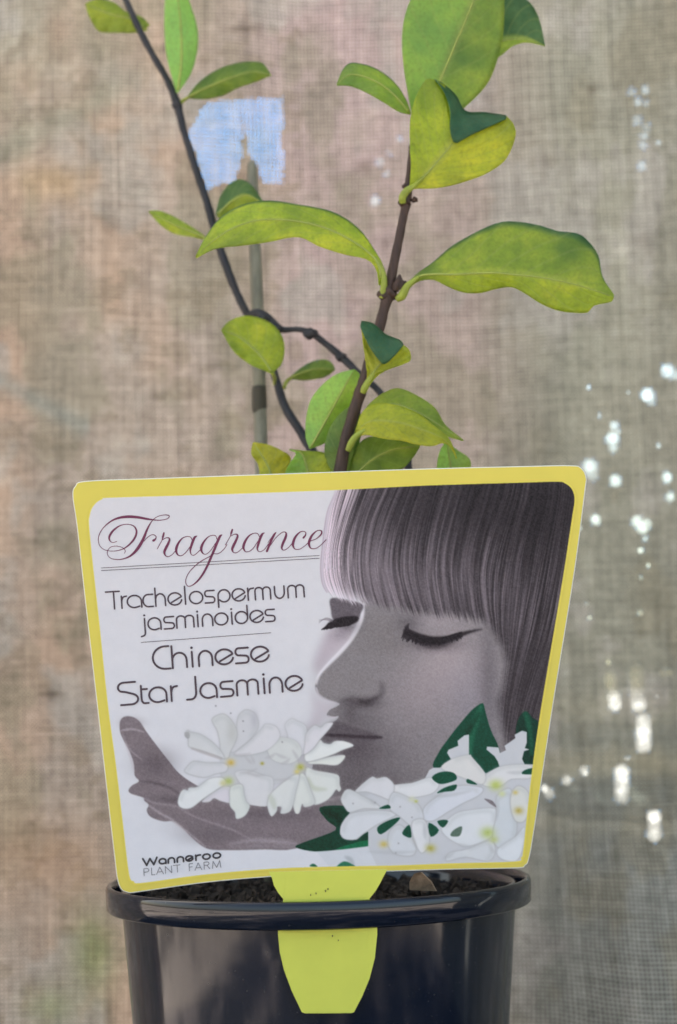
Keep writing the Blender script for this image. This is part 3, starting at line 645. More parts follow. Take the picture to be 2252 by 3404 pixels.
poly(w6([(30, 800), (60, 735), (100, 728), (135, 745), (200, 680), (265, 632), (300, 647), (370, 635), (430, 692), (560, 680), (655, 650), (690, 582), (720, 566), (770, 565), (850, 502),
         (822, 455), (832, 432), (905, 402), (900, 365), (950, 325), (985, 318), (985, 478), (1010, 490), (1060, 560), (1110, 608), (1212, 556), (1200, 520), (1175, 480), (1115, 430),
         (1120, 408), (1205, 415), (1215, 457), (1260, 435), (1250, 402), (1290, 375), (1330, 345), (1325, 320), (1380, 290), (1415, 300), (1415, 380), (1400, 420), (1435, 430), (1395, 442),
         (1380, 500), (1400, 542), (1500, 540), (1500, 900), (1450, 1300), (1200, 1300), (300, 1300), (235, 1160), (235, 1040), (200, 1058), (150, 1100), (60, 1096), (25, 1060), (30, 1000), (65, 940), (100, 900), (60, 860)]),
     (199, 199, 203), 1, .9, smooth=False)
# tubes and petals of the right-hand spray
petal(w6, [(430, 700), (560, 680), (690, 640), (760, 690), (700, 760), (520, 790), (440, 770)], (220, 219, 221), ea=.3)
petal(w6, [(640, 920), (660, 850), (780, 760), (900, 700), (1080, 712), (1060, 770), (940, 830), (820, 900), (720, 960), (650, 955)], (212, 213, 220))
petal(w6, [(135, 748), (200, 680), (265, 634), (300, 647), (370, 637), (428, 700), (400, 800), (330, 780), (220, 745)], (215, 213, 216))
petal(w6, [(32, 800), (62, 738), (104, 730), (200, 780), (290, 830), (320, 870), (200, 870), (100, 898), (58, 858)], (210, 210, 212))
petal(w6, [(28, 1058), (32, 1000), (66, 942), (130, 900), (300, 882), (440, 900), (420, 930), (300, 990), (200, 1055), (140, 1100), (60, 1096)], (214, 214, 218))
petal(w6, [(388, 820), (420, 750), (500, 770), (600, 830), (640, 900), (640, 960), (560, 1000), (470, 930), (400, 880)], (208, 208, 212))
petal(w6, [(380, 1110), (400, 1030), (470, 990), (540, 1060), (590, 1160), (560, 1220), (440, 1210), (390, 1160)], (209, 210, 214))
petal(w6, [(570, 960), (660, 960), (690, 1120), (640, 1200), (600, 1160), (560, 1040)], (220, 219, 221))
petal(w6, [(780, 1010), (880, 910), (1000, 880), (1180, 870), (1200, 960), (1150, 1080), (980, 1150), (900, 1130), (820, 1080)], (218, 219, 222), ea=.3)
petal(w6, [(1190, 780), (1290, 720), (1330, 860), (1340, 1040), (1290, 1130), (1200, 1160), (1160, 1060), (1190, 920)], (206, 209, 213))
petal(w6, [(1090, 640), (1210, 560), (1380, 540), (1455, 560), (1450, 640), (1300, 650), (1220, 700), (1100, 700)], (219, 217, 217), ea=.35)
petal(w6, [(1300, 760), (1350, 700), (1420, 740), (1440, 840), (1400, 960), (1330, 960), (1295, 860)], (214, 213, 208))
petal(w6, [(860, 500), (985, 470), (1010, 492), (1105, 610), (1080, 690), (940, 640), (780, 570)], (217, 214, 212), ea=.35)
petal(w6, [(980, 1170), (1140, 1110), (1180, 1180), (1130, 1260), (960, 1230), (820, 1260), (840, 1200)], (210, 211, 214), ea=.35)
petal(w6, [(1200, 1170), (1330, 1080), (1400, 1010), (1380, 1180), (1330, 1260), (1220, 1240)], (218, 220, 224), ea=.3)
for (a, b, c, d) in [(700, 780, 1000, 740), (980, 650, 1080, 700), (1260, 600, 1430, 590), (560, 1060, 590, 1160), (790, 1240, 880, 1190), (650, 980, 660, 1100), (1200, 800, 1190, 960), (230, 1190, 600, 1190), (900, 1130, 1000, 1150), (1140, 1150, 1180, 1200), (160, 745, 250, 760), (250, 800, 300, 840)]:
    stroke(w6([(a, b, 3), ((a+c)/2, (b+d)/2+8, 12), (c, d, 3)]), (172, 172, 174), .45, 3)
for P in ([(708, 640), (750, 605), (820, 593), (880, 610), (890, 655), (800, 685), (750, 680)], [(745, 755), (800, 715), (892, 690), (875, 735), (800, 745)], [(975, 648), (1048, 690), (972, 680)],
          [(315, 870), (380, 840), (400, 868)], [(302, 1010), (380, 960), (470, 935), (440, 980), (330, 1062)], [(487, 1050), (540, 990), (557, 1080), (520, 1080)], [(684, 975), (762, 1030), (700, 1080)],
          [(748, 965), (800, 953), (830, 965), (790, 1012)], [(1380, 612), (1400, 583), (1470, 568), (1470, 612)]):
    poly(w6(P), (24, 78, 60), 1, .9, n=3)
poly(w6([(848, 1072), (870, 1030), (932, 1003), (915, 1072)]), (90, 110, 98), 1, 1); poly(w6([(1098, 798), (1160, 812), (1187, 862)]), (118, 110, 114), 1, 1)
for (x, y, r, c) in [(1185, 695, 26, (172, 184, 84)), (1230, 760, 14, (200, 205, 150)), (1355, 885, 18, (172, 152, 66)), (1330, 750, 11, (200, 180, 100)), (1125, 1050, 28, (164, 178, 88)), (1170, 1100, 18, (180, 188, 120)), (700, 1165, 20, (164, 154, 62)), (350, 1135, 17, (190, 168, 82)), (590, 815, 8, (170, 176, 80)), (560, 800, 14, (208, 208, 180))]:
    blob(pt(w6, x, y), (r*.8, r*.64), c, .85)
for (x, y) in [(122, 832), (472, 856), (460, 1128), (440, 1200), (560, 935), (285, 825), (480, 196)]: blob(pt(w6, x, y), 2.8, (130, 126, 130), .7)
# printer's grain
img += rng.normal(0, 1.6, (PH, PW, 1))+(fbm(SX/30.0, SY/30.0, 141, 3)[..., None]-.5)*5
# ---- yellow border with rounded window
inner = [(297, 1745), (299, 1716), (306, 1692), (322, 1671), (344, 1659), (370, 1655), (700, 1645), (1130, 1629), (1408, 1615), (1700, 1606), (1850, 1602), (1878, 1607), (1899, 1623), (1909, 1645), (1910, 1672), (1904, 1710),
         (1872, 1920), (1830, 2170), (1791, 2406), (1762, 2620), (1740, 2825), (1732, 2850), (1712, 2864), (1500, 2870), (1317, 2877), (1100, 2881), (904, 2888), (674, 2908), (474, 2935), (446, 2930), (430, 2905),
         (410, 2740), (386, 2540), (359, 2337), (330, 2060), (308, 1860)]
r = pmask(spline(inner, 4, True)); wm = np.zeros((PH, PW)); m_, x0, y0 = r; wm[y0:y0+m_.shape[0], x0:x0+m_.shape[1]] = m_
wm = wm[..., None]; img[:] = img*wm+np.array(YEL, float)*(1-wm)
# ---- put the picture on the sheet, one point per two pixels
lift = np.clip((img.mean(2)-60)/40, 0, 1)*np.clip((200-img.mean(2))/40, 0, 1)*((img[..., 1]-img[..., 0]) < 12)
img += (lift*9)[..., None]
gm = 1-np.clip((img.mean(2)-150)/40, 0, 1); gm *= wm[..., 0]
img += ((fbm(SX/4.5, SY/4.5, 161, 2)-.5)*20*gm)[..., None]+rng.normal(0, 5, (PH, PW, 1))*gm[..., None]
sub = img[:PH//2*2, :PW//2*2].reshape(PH//2, 2, PW//2, 2, 3).mean((1, 3)); wsub = wm[:PH//2*2, :PW//2*2, 0].reshape(PH//2, 2, PW//2, 2).mean((1, 3))
keep = boxblur((wsub > .001).astype(float), 1.2) > .02
gy, gx = np.mgrid[0:PH//2, 0:PW//2]; PP = np.stack([X0+gx.ravel()*2+.5, Y0+gy.ravel()*2+.5], 1)
idx = np.arange(PH//2*(PW//2)).reshape(PH//2, PW//2)
Q = np.stack([idx[:-1, :-1], idx[1:, :-1], idx[1:, 1:], idx[:-1, 1:]], -1)[keep[:-1, :-1]].reshape(-1, 4)
used = np.unique(Q); remap = np.full(idx.size, -1); remap[used] = np.arange(len(used)); Q = remap[Q]
PA = np.clip(lin(sub.reshape(-1, 3)[used].clip(0, 255))/ILL-.012, .004, .88)
label = thing('plant_label', 'yellow-bordered plastic plant label showing a woman smelling white flowers, tucked into the pot rim', 'plant label')
pan = grid_mesh('printed_picture', lab(PP[used], .00046), Q, print_mat(), [('print', 'FLOAT_COLOR', PA)], label)

def plate(name, outline, mats, parent, th=.0008, off=0.0, surf=lab, inset=0):
    me = bpy.data.meshes.new(name); bm = bmesh.new()
    # flat outline first, cut into narrow strips, then bent onto the surface
    P = [bm.verts.new((p[0], -p[1], 0)) for p in np.asarray(outline)[:, :2]]; bm.faces.new(P)
    x0, x1 = min(v.co.x for v in P), max(v.co.x for v in P)
    for k in range(1, 28):
        g_ = bm.verts[:]+bm.edges[:]+bm.faces[:]
        bmesh.ops.bisect_plane(bm, geom=g_, plane_co=(x0+(x1-x0)*k/28, 0, 0), plane_no=(1, 0, 0), dist=1e-4)
    bm.normal_update()
    ed = [e for e in bm.edges if e.is_boundary]
    front = bm.verts[:]; F2 = np.array([(v.co.x, -v.co.y) for v in front])
    a = surf(F2, off); b = surf(F2, off-th)
    bk = {v: bm.verts.new(b[i]) for i, v in enumerate(front)}
    ff = bm.faces[:]
    for f in ff: bm.faces.new([bk[v] for v in reversed(f.verts)])
    for e in ed:
        s = bm.faces.new((e.verts[0], e.verts[1], bk[e.verts[1]], bk[e.verts[0]])); s.material_index = 1
    for i, v in enumerate(front): v.co = a[i]
    bmesh.ops.recalc_face_normals(bm, faces=bm.faces); bm.to_mesh(me); bm.free()
    return link(name, me, mats, parent)
outer = dd([(168, 1150), (174, 1125), (200, 1113), (350, 1107), (500, 1101.5), (780, 1091.5), (1000, 1084), (1200, 1079), (1320, 1077), (1346, 1083), (1358, 1105), (1355, 1140), (1330, 1330), (1280, 1640),
            (1240, 1905), (1226, 1986), (1216, 2004), (1195, 2010), (1050, 2013), (885, 2018), (760, 2023), (640, 2029), (480, 2043), (330, 2064), (294, 2066), (274, 2045), (262, 1960), (230, 1680), (198, 1400), (178, 1220)])
outS = spline(outer, 6, True)
plate('label_card', outS, [m_edge, m_edge], label, .0008, 0)
# yellow printed border: ring slightly inside the white edge
cen = outS.mean(0); T = np.roll(outS, -1, 0)-np.roll(outS, 1, 0); T /= np.linalg.norm(T, axis=1)[:, None]; Nn = np.stack([-T[:, 1], T[:, 0]], 1)
if ((cen-outS[0])*Nn[0]).sum() < 0: Nn = -Nn
plate('yellow_border', outS+Nn*3.2, [m_yel, m_yel], label, .0002, .00030)
# tail with waist, tucked behind the rim and in front of the pot wall
tl = c8([(600, 100), (612, 122), (618, 145), (632, 170), (650, 192), (640, 230), (633, 275), (632, 310), (638, 370), (652, 430), (678, 500), (712, 572), (722, 576), (800, 576), (880, 575), (888, 572), (915, 520), (940, 460), (958, 390), (966, 310),
         (965, 275), (950, 230), (940, 190), (960, 165), (975, 140), (986, 118), (1000, 92)])
def tsurf(P, off=0):
    P = np.asarray(P, float); s = np.clip((P[:, 1]-2985)/400, 0, 1)
    X = atY(P, -0.0655-.0006+s*.0006); X[:, 1] -= off; return X
tailo = plate('tail', tl, [m_tail, m_edge], label, .0006, .00012, tsurf)
specks = c8([(792, 165), (815, 315), (760, 172), (742, 178), (835, 330), (800, 158)])
m_dirt = plain('soil_speck', (.05, .04, .03), .9)
for i, s in enumerate(specks):
    q = [(s[0]+math.cos(a)*random.uniform(1.2, 3.4), s[1]+math.sin(a)*random.uniform(1.5, 4.5)) for a in np.linspace(0, 6.28, 7)[:-1]]
    plate('dirt_speck', q, [m_dirt, m_dirt], label, .0002, .00034, tsurf)

# ---- lettering as thin raised ink
zc = [0.00054]
def ink(strokes, mat, name, ws=1.0, n=6):
    V = []; Fc = []
    for P in strokes:
        off = zc[0]; zc[0] += .0000015
        a, b, T_ = ribbon(P, n, ws); k = len(a)
        mid0 = (a[0]+b[0])/2; mid1 = (a[-1]+b[-1])/2; r0 = np.linalg.norm(a[0]-b[0])/2; r1 = np.linalg.norm(a[-1]-b[-1])/2
        ring = list(a)+[mid1+(a[-1]-mid1)*math.cos(t)+T_[-1]*r1*math.sin(t) for t in (.5, 1.05, 1.57, 2.1, 2.6)]+list(b[::-1])+[mid0+(b[0]-mid0)*math.cos(t)-T_[0]*r0*math.sin(t) for t in (.5, 1.05, 1.57, 2.1, 2.6)]
        X = lab(np.array(ring), off); base = len(V); V += list(X)
        for i in range(k-1): Fc.append((base+i, base+i+1, base+k+5+k-2-i, base+k+5+k-1-i))
        Fc.append(tuple([base+k-1]+[base+k+j for j in range(5)]+[base+k+5])); e = base+k+5+k
        Fc.append(tuple([e-1]+[e+j for j in range(5)]+[base]))
    return mesh(name, V, Fc, mat, label, False)
o1 = lambda L: [(x+1528.8, y, ww) for x, y, ww in L]
frag = [[(408, 628, 5), (422, 600, 7), (410, 575, 7), (375, 548, 7), (310, 533, 8), (245, 540, 7), (205, 570, 7), (188, 610, 8), (195, 655, 7), (240, 695, 8), (320, 708, 10), (400, 698, 14), (480, 665, 22), (550, 605, 34), (610, 525, 40), (660, 430, 34), (700, 330, 26), (740, 250, 16), (785, 188, 9), (850, 145, 8), (930, 127, 9), (985, 133, 12), (992, 155, 10), (960, 180, 9), (880, 195, 10), (800, 192, 14), (700, 178, 26), (600, 160, 32), (500, 150, 36), (420, 152, 34), (340, 165, 28), (260, 195, 20), (180, 250, 14), (120, 315, 10), (80, 390, 10), (70, 460, 8), (90, 530, 7), (140, 575, 7), (210, 595, 7), (300, 595, 8), (390, 570, 12), (460, 525, 18), (530, 450, 24), (565, 370, 24), (560, 310, 20), (520, 265, 12), (440, 248, 8), (350, 268, 14), (270, 325, 24), (222, 390, 28), (212, 440, 20), (235, 478, 10), (270, 485, 7), (310, 472, 7)],
        [(665, 470, 7), (700, 430, 8), (750, 392, 8), (790, 385, 9), (820, 405, 10), (820, 430, 14), (802, 452, 26), (788, 460, 30)],
        [(838, 568, 9), (870, 510, 8), (900, 455, 9), (912, 410, 24), (925, 362, 20)],
        [(905, 452, 7), (950, 427, 9), (985, 425, 14), (998, 450, 22), (980, 500, 30), (945, 570, 34), (930, 615, 28), (945, 655, 14), (980, 670, 9), (1030, 645, 8), (1080, 590, 9)],
        [(1290, 450, 10), (1270, 415, 9), (1220, 408, 9), (1160, 435, 15), (1110, 500, 27), (1085, 570, 32), (1092, 625, 22), (1120, 655, 12), (1160, 655, 9), (1210, 615, 9), (1265, 540, 9), (1300, 470, 9)],
        [(1352, 402, 10), (1325, 420, 28), (1300, 475, 32), (1275, 550, 28), (1268, 600, 18), (1285, 645, 9), (1320, 650, 8), (1370, 610, 8), (1410, 570, 9)],
        [(1614, 440, 9), (1600, 402, 9), (1559, 392, 9), (1500, 415, 12), (1440, 485, 25), (1410, 560, 32), (1422, 612, 20), (1450, 638, 9), (1490, 630, 8), (1540, 580, 8), (1600, 490, 8)],
        [(1681, 386, 10), (1656, 404, 28), (1629, 460, 32), (1589, 560, 32), (1529, 700, 30), (1490, 790, 28), (1430, 900, 26), (1360, 990, 20), (1290, 1045, 11), (1240, 1055, 9), (1212, 1020, 9), (1212, 960, 9), (1250, 880, 9), (1310, 810, 10), (1380, 750, 11), (1450, 705, 10), (1520, 668, 9), (1570, 634, 8), (1620, 634, 9), (1670, 608, 8), (1720, 555, 8), (1745, 515, 8)]]
frag += [o1(L) for L in [[(198, 517, 9), (235, 450, 8), (262, 400, 9), (275, 355, 24), (287, 318, 20)],
        [(262, 405, 7), (310, 380, 9), (345, 380, 16), (356, 405, 24), (335, 460, 30), (300, 530, 32), (285, 575, 26), (300, 612, 12), (335, 620, 9), (380, 595, 8), (430, 545, 9)],
        [(640, 410, 9), (615, 370, 9), (570, 365, 9), (510, 395, 17), (460, 460, 28), (432, 535, 32), (440, 580, 20), (465, 607, 10), (510, 600, 9), (560, 560, 9), (620, 470, 8)],
        [(702, 360, 10), (675, 380, 28), (650, 430, 32), (622, 520, 28), (612, 570, 18), (630, 602, 9), (665, 602, 8), (710, 570, 8), (760, 500, 8)],
        [(750, 490, 6), (790, 430, 7), (830, 375, 12)], [(857, 354, 10), (835, 380, 26), (800, 445, 30), (765, 530, 28), (737, 600, 26)],
        [(772, 540, 7), (850, 430, 8), (920, 365, 9), (965, 348, 10), (988, 368, 20), (980, 420, 30), (945, 500, 31), (930, 555, 22), (945, 582, 11), (975, 582, 9), (1020, 550, 8), (1065, 500, 9)],
        [(1213, 424, 24), (1238, 393, 18), (1243, 357, 11), (1210, 340, 9), (1160, 357, 15), (1105, 420, 28), (1077, 500, 32), (1086, 550, 18), (1115, 575, 10), (1170, 570, 8), (1230, 530, 8), (1275, 490, 9)],
        [(1310, 465, 8), (1380, 437, 10), (1438, 387, 18), (1452, 347, 18), (1430, 327, 11), (1380, 340, 13), (1320, 400, 27), (1287, 480, 32), (1292, 535, 22), (1320, 565, 11), (1380, 560, 9), (1440, 520, 8), (1508, 450, 9)]]]
ink([[(x, y, ww*.2551+.3) for x, y, ww in f1(L)] for L in frag], m_maroon, 'script_heading', 1.0, 8)
rules = [c4([(188, 677, 3), (820, 641, 3), (1450, 605, 3)]), c4([(188, 692, 3), (820, 657, 3), (1450, 621, 3)]), t3([(292, 484, 3), (775, 448, 3), (1257, 412, 3)])]
ink([[(x, y, 1.9) for x, y, _ in q] for q in rules], m_ink, 'ruled_lines', 1.0, 4)
def arc(cx, cy, r, a0, a1, n=9, ry=None):
    return [(cx+r*math.cos(R(a0+(a1-a0)*i/(n-1))), cy+(ry or r)*math.sin(R(a0+(a1-a0)*i/(n-1)))) for i in range(n)]
GL = {'T': [[(0, 1.42), (1, 1.42)], [(.58, 1.42), (.58, 0)]], 'r': [[(0, 1), (0, 0)], [(0, .5)]+arc(.55, .45, .55, 165, 95, 6, .5)+[(.95, .98)]],
      'a': [[(1, 0), (1, .5)]+arc(.5, .5, .5, 0, 290, 22)+[(.86, .09)]], 'c': [[(1, 1), (.6, 1)]+arc(.52, .5, .52, 90, 270, 14, .5)+[(.6, 0), (1, 0)]],
      'h': [[(0, 1.48), (0, 0)], [(0, .5)]+arc(.5, .5, .5, 170, 0, 12)+[(1, 0)]], 'n': [[(0, 0), (0, .5)]+arc(.5, .5, .5, 175, 5, 12)+[(1, .4), (1, 0)]],
      'e': [[(.24, .22), (.97, .66)]+arc(.5, .5, .5, 30, 348, 24)], 'l': [[(0, 1.48), (0, 0)]], 'o': [arc(.5, .5, .5, 0, 360, 28)], 'i': [[(0, 1), (0, 0)]],
      's': [[(.98, 1), (.3, 1)]+arc(.27, .76, .24, 95, 265, 9)+[(.35, .52), (.72, .48)]+arc(.74, .24, .25, 85, -85, 9, .24)+[(.6, 0), (.02, 0)]],
      'p': [[(0, -.42), (0, .5)]+arc(.5, .5, .5, 175, -140, 22)], 'u': [[(0, 1), (0, .5)]+arc(.5, .5, .5, 185, 355, 12)+[(1, .5), (1, 1)]],
      'm': [[(0, 0), (0, .6)]+arc(.25, .72, .25, 175, 5, 8, .28)+[(.5, .6), (.5, 0)], [(.5, .6)]+arc(.75, .72, .25, 170, 5, 8, .28)+[(1, .6), (1, 0)]],
      'j': [[(1, 1), (1, -.2)]+arc(.45, -.2, .55, 0, -80, 6, .26)+[(0, -.5)]], 'd': [[(1, 1.48), (1, .5)]+arc(.5, .5, .5, 0, -345, 24)],
      'C': [[(.95, 1.5), (.7, 1.5)]+arc(.72, .75, .72, 92, 268, 16, .75)+[(.8, 0), (1, 0)]], 't': [[(0, 1.2), (0, .3)]+arc(.45, .3, .45, 180, 265, 7, .3)+[(.6, 0), (.95, 0)], [(0, .95), (.85, .95)]],
      'S': [[(.9, 1.5), (.35, 1.5)]+arc(.3, 1.18, .3, 95, 235, 8, .32)+[(.4, .85), (.75, .7)]+arc(.66, .35, .34, 60, -85, 10, .35)+[(.5, 0), (.1, 0)]],
      'J': [[(1, 1.5), (1, .5)]+arc(.45, .45, .55, 0, -85, 8, .45)+[(.3, 0), (0, 0)]],
      'W': [[(0, 1.4), (.25, 0)], [(.25, 0), (.5, 1.3)], [(.5, 1.3), (.75, 0)], [(.75, 0), (1, 1.4)]], 'P': [[(0, 0), (0, 1.4)], [(0, 1.4), (.5, 1.4)]+arc(.55, 1.05, .4, 80, -80, 8, .35)+[(.5, .7), (0, .7)]],
      'L': [[(0, 1.4), (0, 0)], [(0, 0), (.85, 0)]], 'A': [[(0, 0), (.5, 1.4)], [(.5, 1.4), (1, 0)], [(.18, .45), (.82, .45)]], 'N': [[(0, 0), (0, 1.4)], [(0, 1.4), (1, 0)], [(1, 0), (1, 1.4)]],
      'F': [[(0, 0), (0, 1.4)], [(0, 1.4), (.9, 1.4)], [(0, .75), (.8, .75)]], 'R': [[(0, 0), (0, 1.4)], [(0, 1.4), (.45, 1.4)]+arc(.5, 1.08, .4, 80, -80, 8, .32)+[(.45, .76), (0, .76)], [(.5, .74), (1, 0)]],
      'M': [[(0, 0), (.1, 1.4)], [(.1, 1.4), (.5, .1)], [(.5, .1), (.9, 1.4)], [(.9, 1.4), (1, 0)]]}
GL['P'][1].insert(1, (.3, 1.4)); 
def dense(pl):                      # straight runs stay straight under the spline
    out = [pl[0]]
    for a, b in zip(pl, pl[1:]):
        L = math.hypot(b[0]-a[0], b[1]-a[1]); k = max(1, int(L/.12))
        out += [(a[0]+(b[0]-a[0])*i/k, a[1]+(b[1]-a[1])*i/k) for i in range(1, k+1)]
    return out
def text(chars, f, base, xh, lean, wd, name, mat):
    """chars: (letter, left, right) in crop pixels; base = (x0,y0,slope)"""
    S = []
    for ch_, l, r_ in chars:
        wdt = max(r_-l, 1e-3)
        for pl in GL[ch_]:
            P = []
            for (u, v) in dense(pl):
                x = l+u*wdt; y = base[1]+(x-base[0])*base[2]-v*xh; P.append((x-lean*v*xh+0*y, y, wd))
            S.append(f(P))
        if ch_ in 'ij':
            x = l+(wdt if ch_ == 'j' else 0); y = base[1]+(x-base[0])*base[2]-1.27*xh
            S.append(f([(x-lean*1.27*xh-.6, y, wd*1.25), (x-lean*1.27*xh, y, wd*1.25), (x-lean*1.27*xh+.6, y, wd*1.25)]))
    sc_ = (f([(1, 0)])[0][0]-f([(0, 0)])[0][0])
    return ink([[(x, y, ww*sc_) for x, y, ww in q] for q in S], mat, name, 1.0, 2)
text([('T', 35, 137), ('r', 150, 190), ('a', 192, 297), ('c', 309, 383), ('h', 402, 474), ('e', 495, 597), ('l', 623, 623.1), ('o', 655, 753), ('s', 768, 842), ('p', 867, 956), ('e', 972, 1070), ('r', 1090, 1135), ('m', 1143, 1257), ('u', 1289, 1360), ('m', 1387, 1506)],
     t3, (90, 234, -.0636), 90, .07, 12, 'botanical_name', m_ink)
text([('j', 292, 322), ('a', 346, 441), ('s', 463, 541), ('m', 559, 686), ('i', 716, 716.1), ('n', 750, 826), ('o', 843, 940), ('i', 970, 970.1), ('d', 995, 1087), ('e', 1105, 1205), ('s', 1218, 1290)],
     t3, (465, 384, -.072), 88, .07, 12, 'botanical_name', m_ink)
text([('C', 385, 512), ('h', 528, 634), ('i', 676, 676.1), ('n', 724, 824), ('e', 848, 980), ('s', 996, 1095), ('e', 1113, 1247)], t3, (528, 676, -.076), 111, .07, 15, 'common_name', m_ink)
text([('S', 128, 272), ('t', 298, 350), ('a', 356, 484), ('r', 520, 568), ('J', 634, 705), ('a', 736, 857), ('s', 884, 982), ('m', 1008, 1165), ('i', 1211, 1211.1), ('n', 1250, 1345), ('e', 1370, 1498)],
     t3, (135, 952, -.0835), 110, .07, 15, 'common_name', m_ink)
text([('W', 256, 338), ('a', 350, 388), ('n', 402, 438), ('n', 454, 490), ('e', 504, 545), ('r', 562, 590), ('o', 602, 644), ('o', 662, 704)], c6, (256, 1042, -.105), 29, .05, 10.5, 'nursery_name', m_black)
text([('P', 262, 292), ('L', 306, 328), ('A', 334, 374), ('N', 386, 422), ('T', 432, 472), ('F', 524, 546), ('A', 556, 596), ('R', 610, 642), ('M', 658, 706)], c6, (262, 1100, -.108), 29, .05, 4.2, 'nursery_name', m_grey)

# ================================================================== jasmine plant
plant = thing('jasmine_plant', 'young twining jasmine with brown stems and yellow-green leaves growing in the black pot', 'plant')
def stem(P, name, mat, Y=None, parent=plant, wob=.00012):
    Q = spline(P, 6); X = atY(Q[:, :2], Q[:, 3]); rad = Q[:, 2]*(.76 if mat is m_stem2 else .9)
    rad = rad*(1+.03*np.sin(np.arange(len(rad))*1.3)+rng.normal(0, .01, len(rad)))
    V, Fc = tube(X, rad, 14); return mesh(name, V, Fc, mat, parent)
mm = .001
def S_(f, L): return [(x, y, r*mm, Y) for (x, y, r, Y) in [tuple(f([(a, b)])[0])+(r, Y) for a, b, r, Y in L]]
def node(f, x, y, Y, r, mat, name='node', dx=1.0):
    c = atY(f([(x, y)]), Y)[0]; V = []; Fc = []
    bm = bmesh.new(); bmesh.ops.create_icosphere(bm, subdivisions=3, radius=1)
    for v in bm.verts:
        k = 1+.18*math.sin(v.co.x*5+v.co.z*3)+random.uniform(-.05, .05); v.co = Vector((c[0]+v.co.x*r*mm*dx*k, c[1]+v.co.y*r*mm*k, c[2]+v.co.z*r*mm*.8*k))
    me = bpy.data.meshes.new(name); bm.to_mesh(me); bm.free(); me.polygons.foreach_set('use_smooth', [True]*len(me.polygons)); return link(name, me, mat, plant)
YF = -.012
stem(S_(c2, [(468, 640, .9, YF), (460, 700, 1.35, YF), (447, 800, 1.3, YF), (440, 880, 1.5, YF), (432, 950, 1.75, YF), (415, 1030, 1.6, YF), (398, 1120, 1.65, YF), (375, 1230, 1.75, YF), (352, 1350, 1.95, YF), (343, 1400, 2.5, YF), (328, 1450, 1.95, YF), (300, 1560, 2.05, YF), (262, 1690, 2.1, YF), (232, 1800, 2.2, YF), (208, 1870, 2.3, YF+.002), (170, 1990, 2.2, YF+.003), (130, 2150, 2.3, YF+.004), (80, 2500, 2.6, YF+.006), (60, 2920, 3, 0.0)]), 'stem', m_stem)
node(c2, 425, 955, YF-.0004, 2.2, m_stem); node(c2, 470, 945, YF-.0006, 1.2, m_stem); node(c2, 345, 1392, YF, 3.0, m_stem, dx=1.15); node(c2, 425, 880, YF, 1.1, m_stem); node(c2, 466, 695, YF, 1.6, m_stem)
for (x, y, r, dx_, dy) in [(395, 1330, 1.5, 6, -30), (410, 1345, 1.5, 22, -12), (385, 1350, 1.6, 12, -50)]:
    stem(S_(c2, [(x-10, y+28, 1.4, YF-.0015), (x, y, r, YF-.002), (x+dx_*.6, y+dy*.6, .8, YF-.002), (x+dx_, y+dy, .15, YF-.002)]), 'dry_bud', m_stem)
YB = .044
stem(S_(dd, [(262, -70, 1.3, YB), (292, 0, 1.5, YB), (320, 62, 1.7, YB), (350, 120, 1.6, YB), (388, 185, 1.7, YB), (410, 240, 2.1, YB), (425, 300, 1.75, YB), (450, 380, 1.85, YB), (480, 470, 1.9, YB), (505, 560, 2.0, YB), (522, 610, 2.1, YB), (545, 670, 1.9, YB), (572, 725, 1.9, YB), (600, 760, 1.7, YB+.004), (622, 820, 1.7, YB), (640, 880, 1.9, YB-.004), (662, 945, 2.1, YB-.01), (705, 1015, 2.1, YB-.012), (750, 1120, 2.2, YB-.015), (800, 1500, 2.3, YB-.02), (790, 2060, 2.6, YB-.02)]), 'stem', m_stem2)
stem(S_(dd, [(575, 728, 1.5, YB-.002), (600, 725, 2.2, YB-.008), (625, 742, 2.4, YB-.010), (650, 762, 1.7, YB-.012), (690, 762, 1.3, YB-.014), (720, 770, 1.7, YB-.016), (750, 792, 1.5, YB-.016), (790, 825, 1.9, YB-.016), (835, 868, 1.6, YB-.018), (885, 915, 1.6, YB-.018), (930, 1010, 1.7, YB-.02), (940, 1200, 1.9, YB-.02), (850, 2060, 2.2, YB-.02)]), 'stem', m_stem2)
node(dd, 412, 243, YB, 2.1, m_stem2); node(dd, 722, 772, YB-.016, 2.5, m_stem2, dx=1.1); node(dd, 792, 826, YB-.016, 2.1, m_stem2); node(dd, 612, 738, YB-.010, 2.6, m_stem2, dx=1.2); node(dd, 650, 762, YB-.012, 2.0, m_stem2)

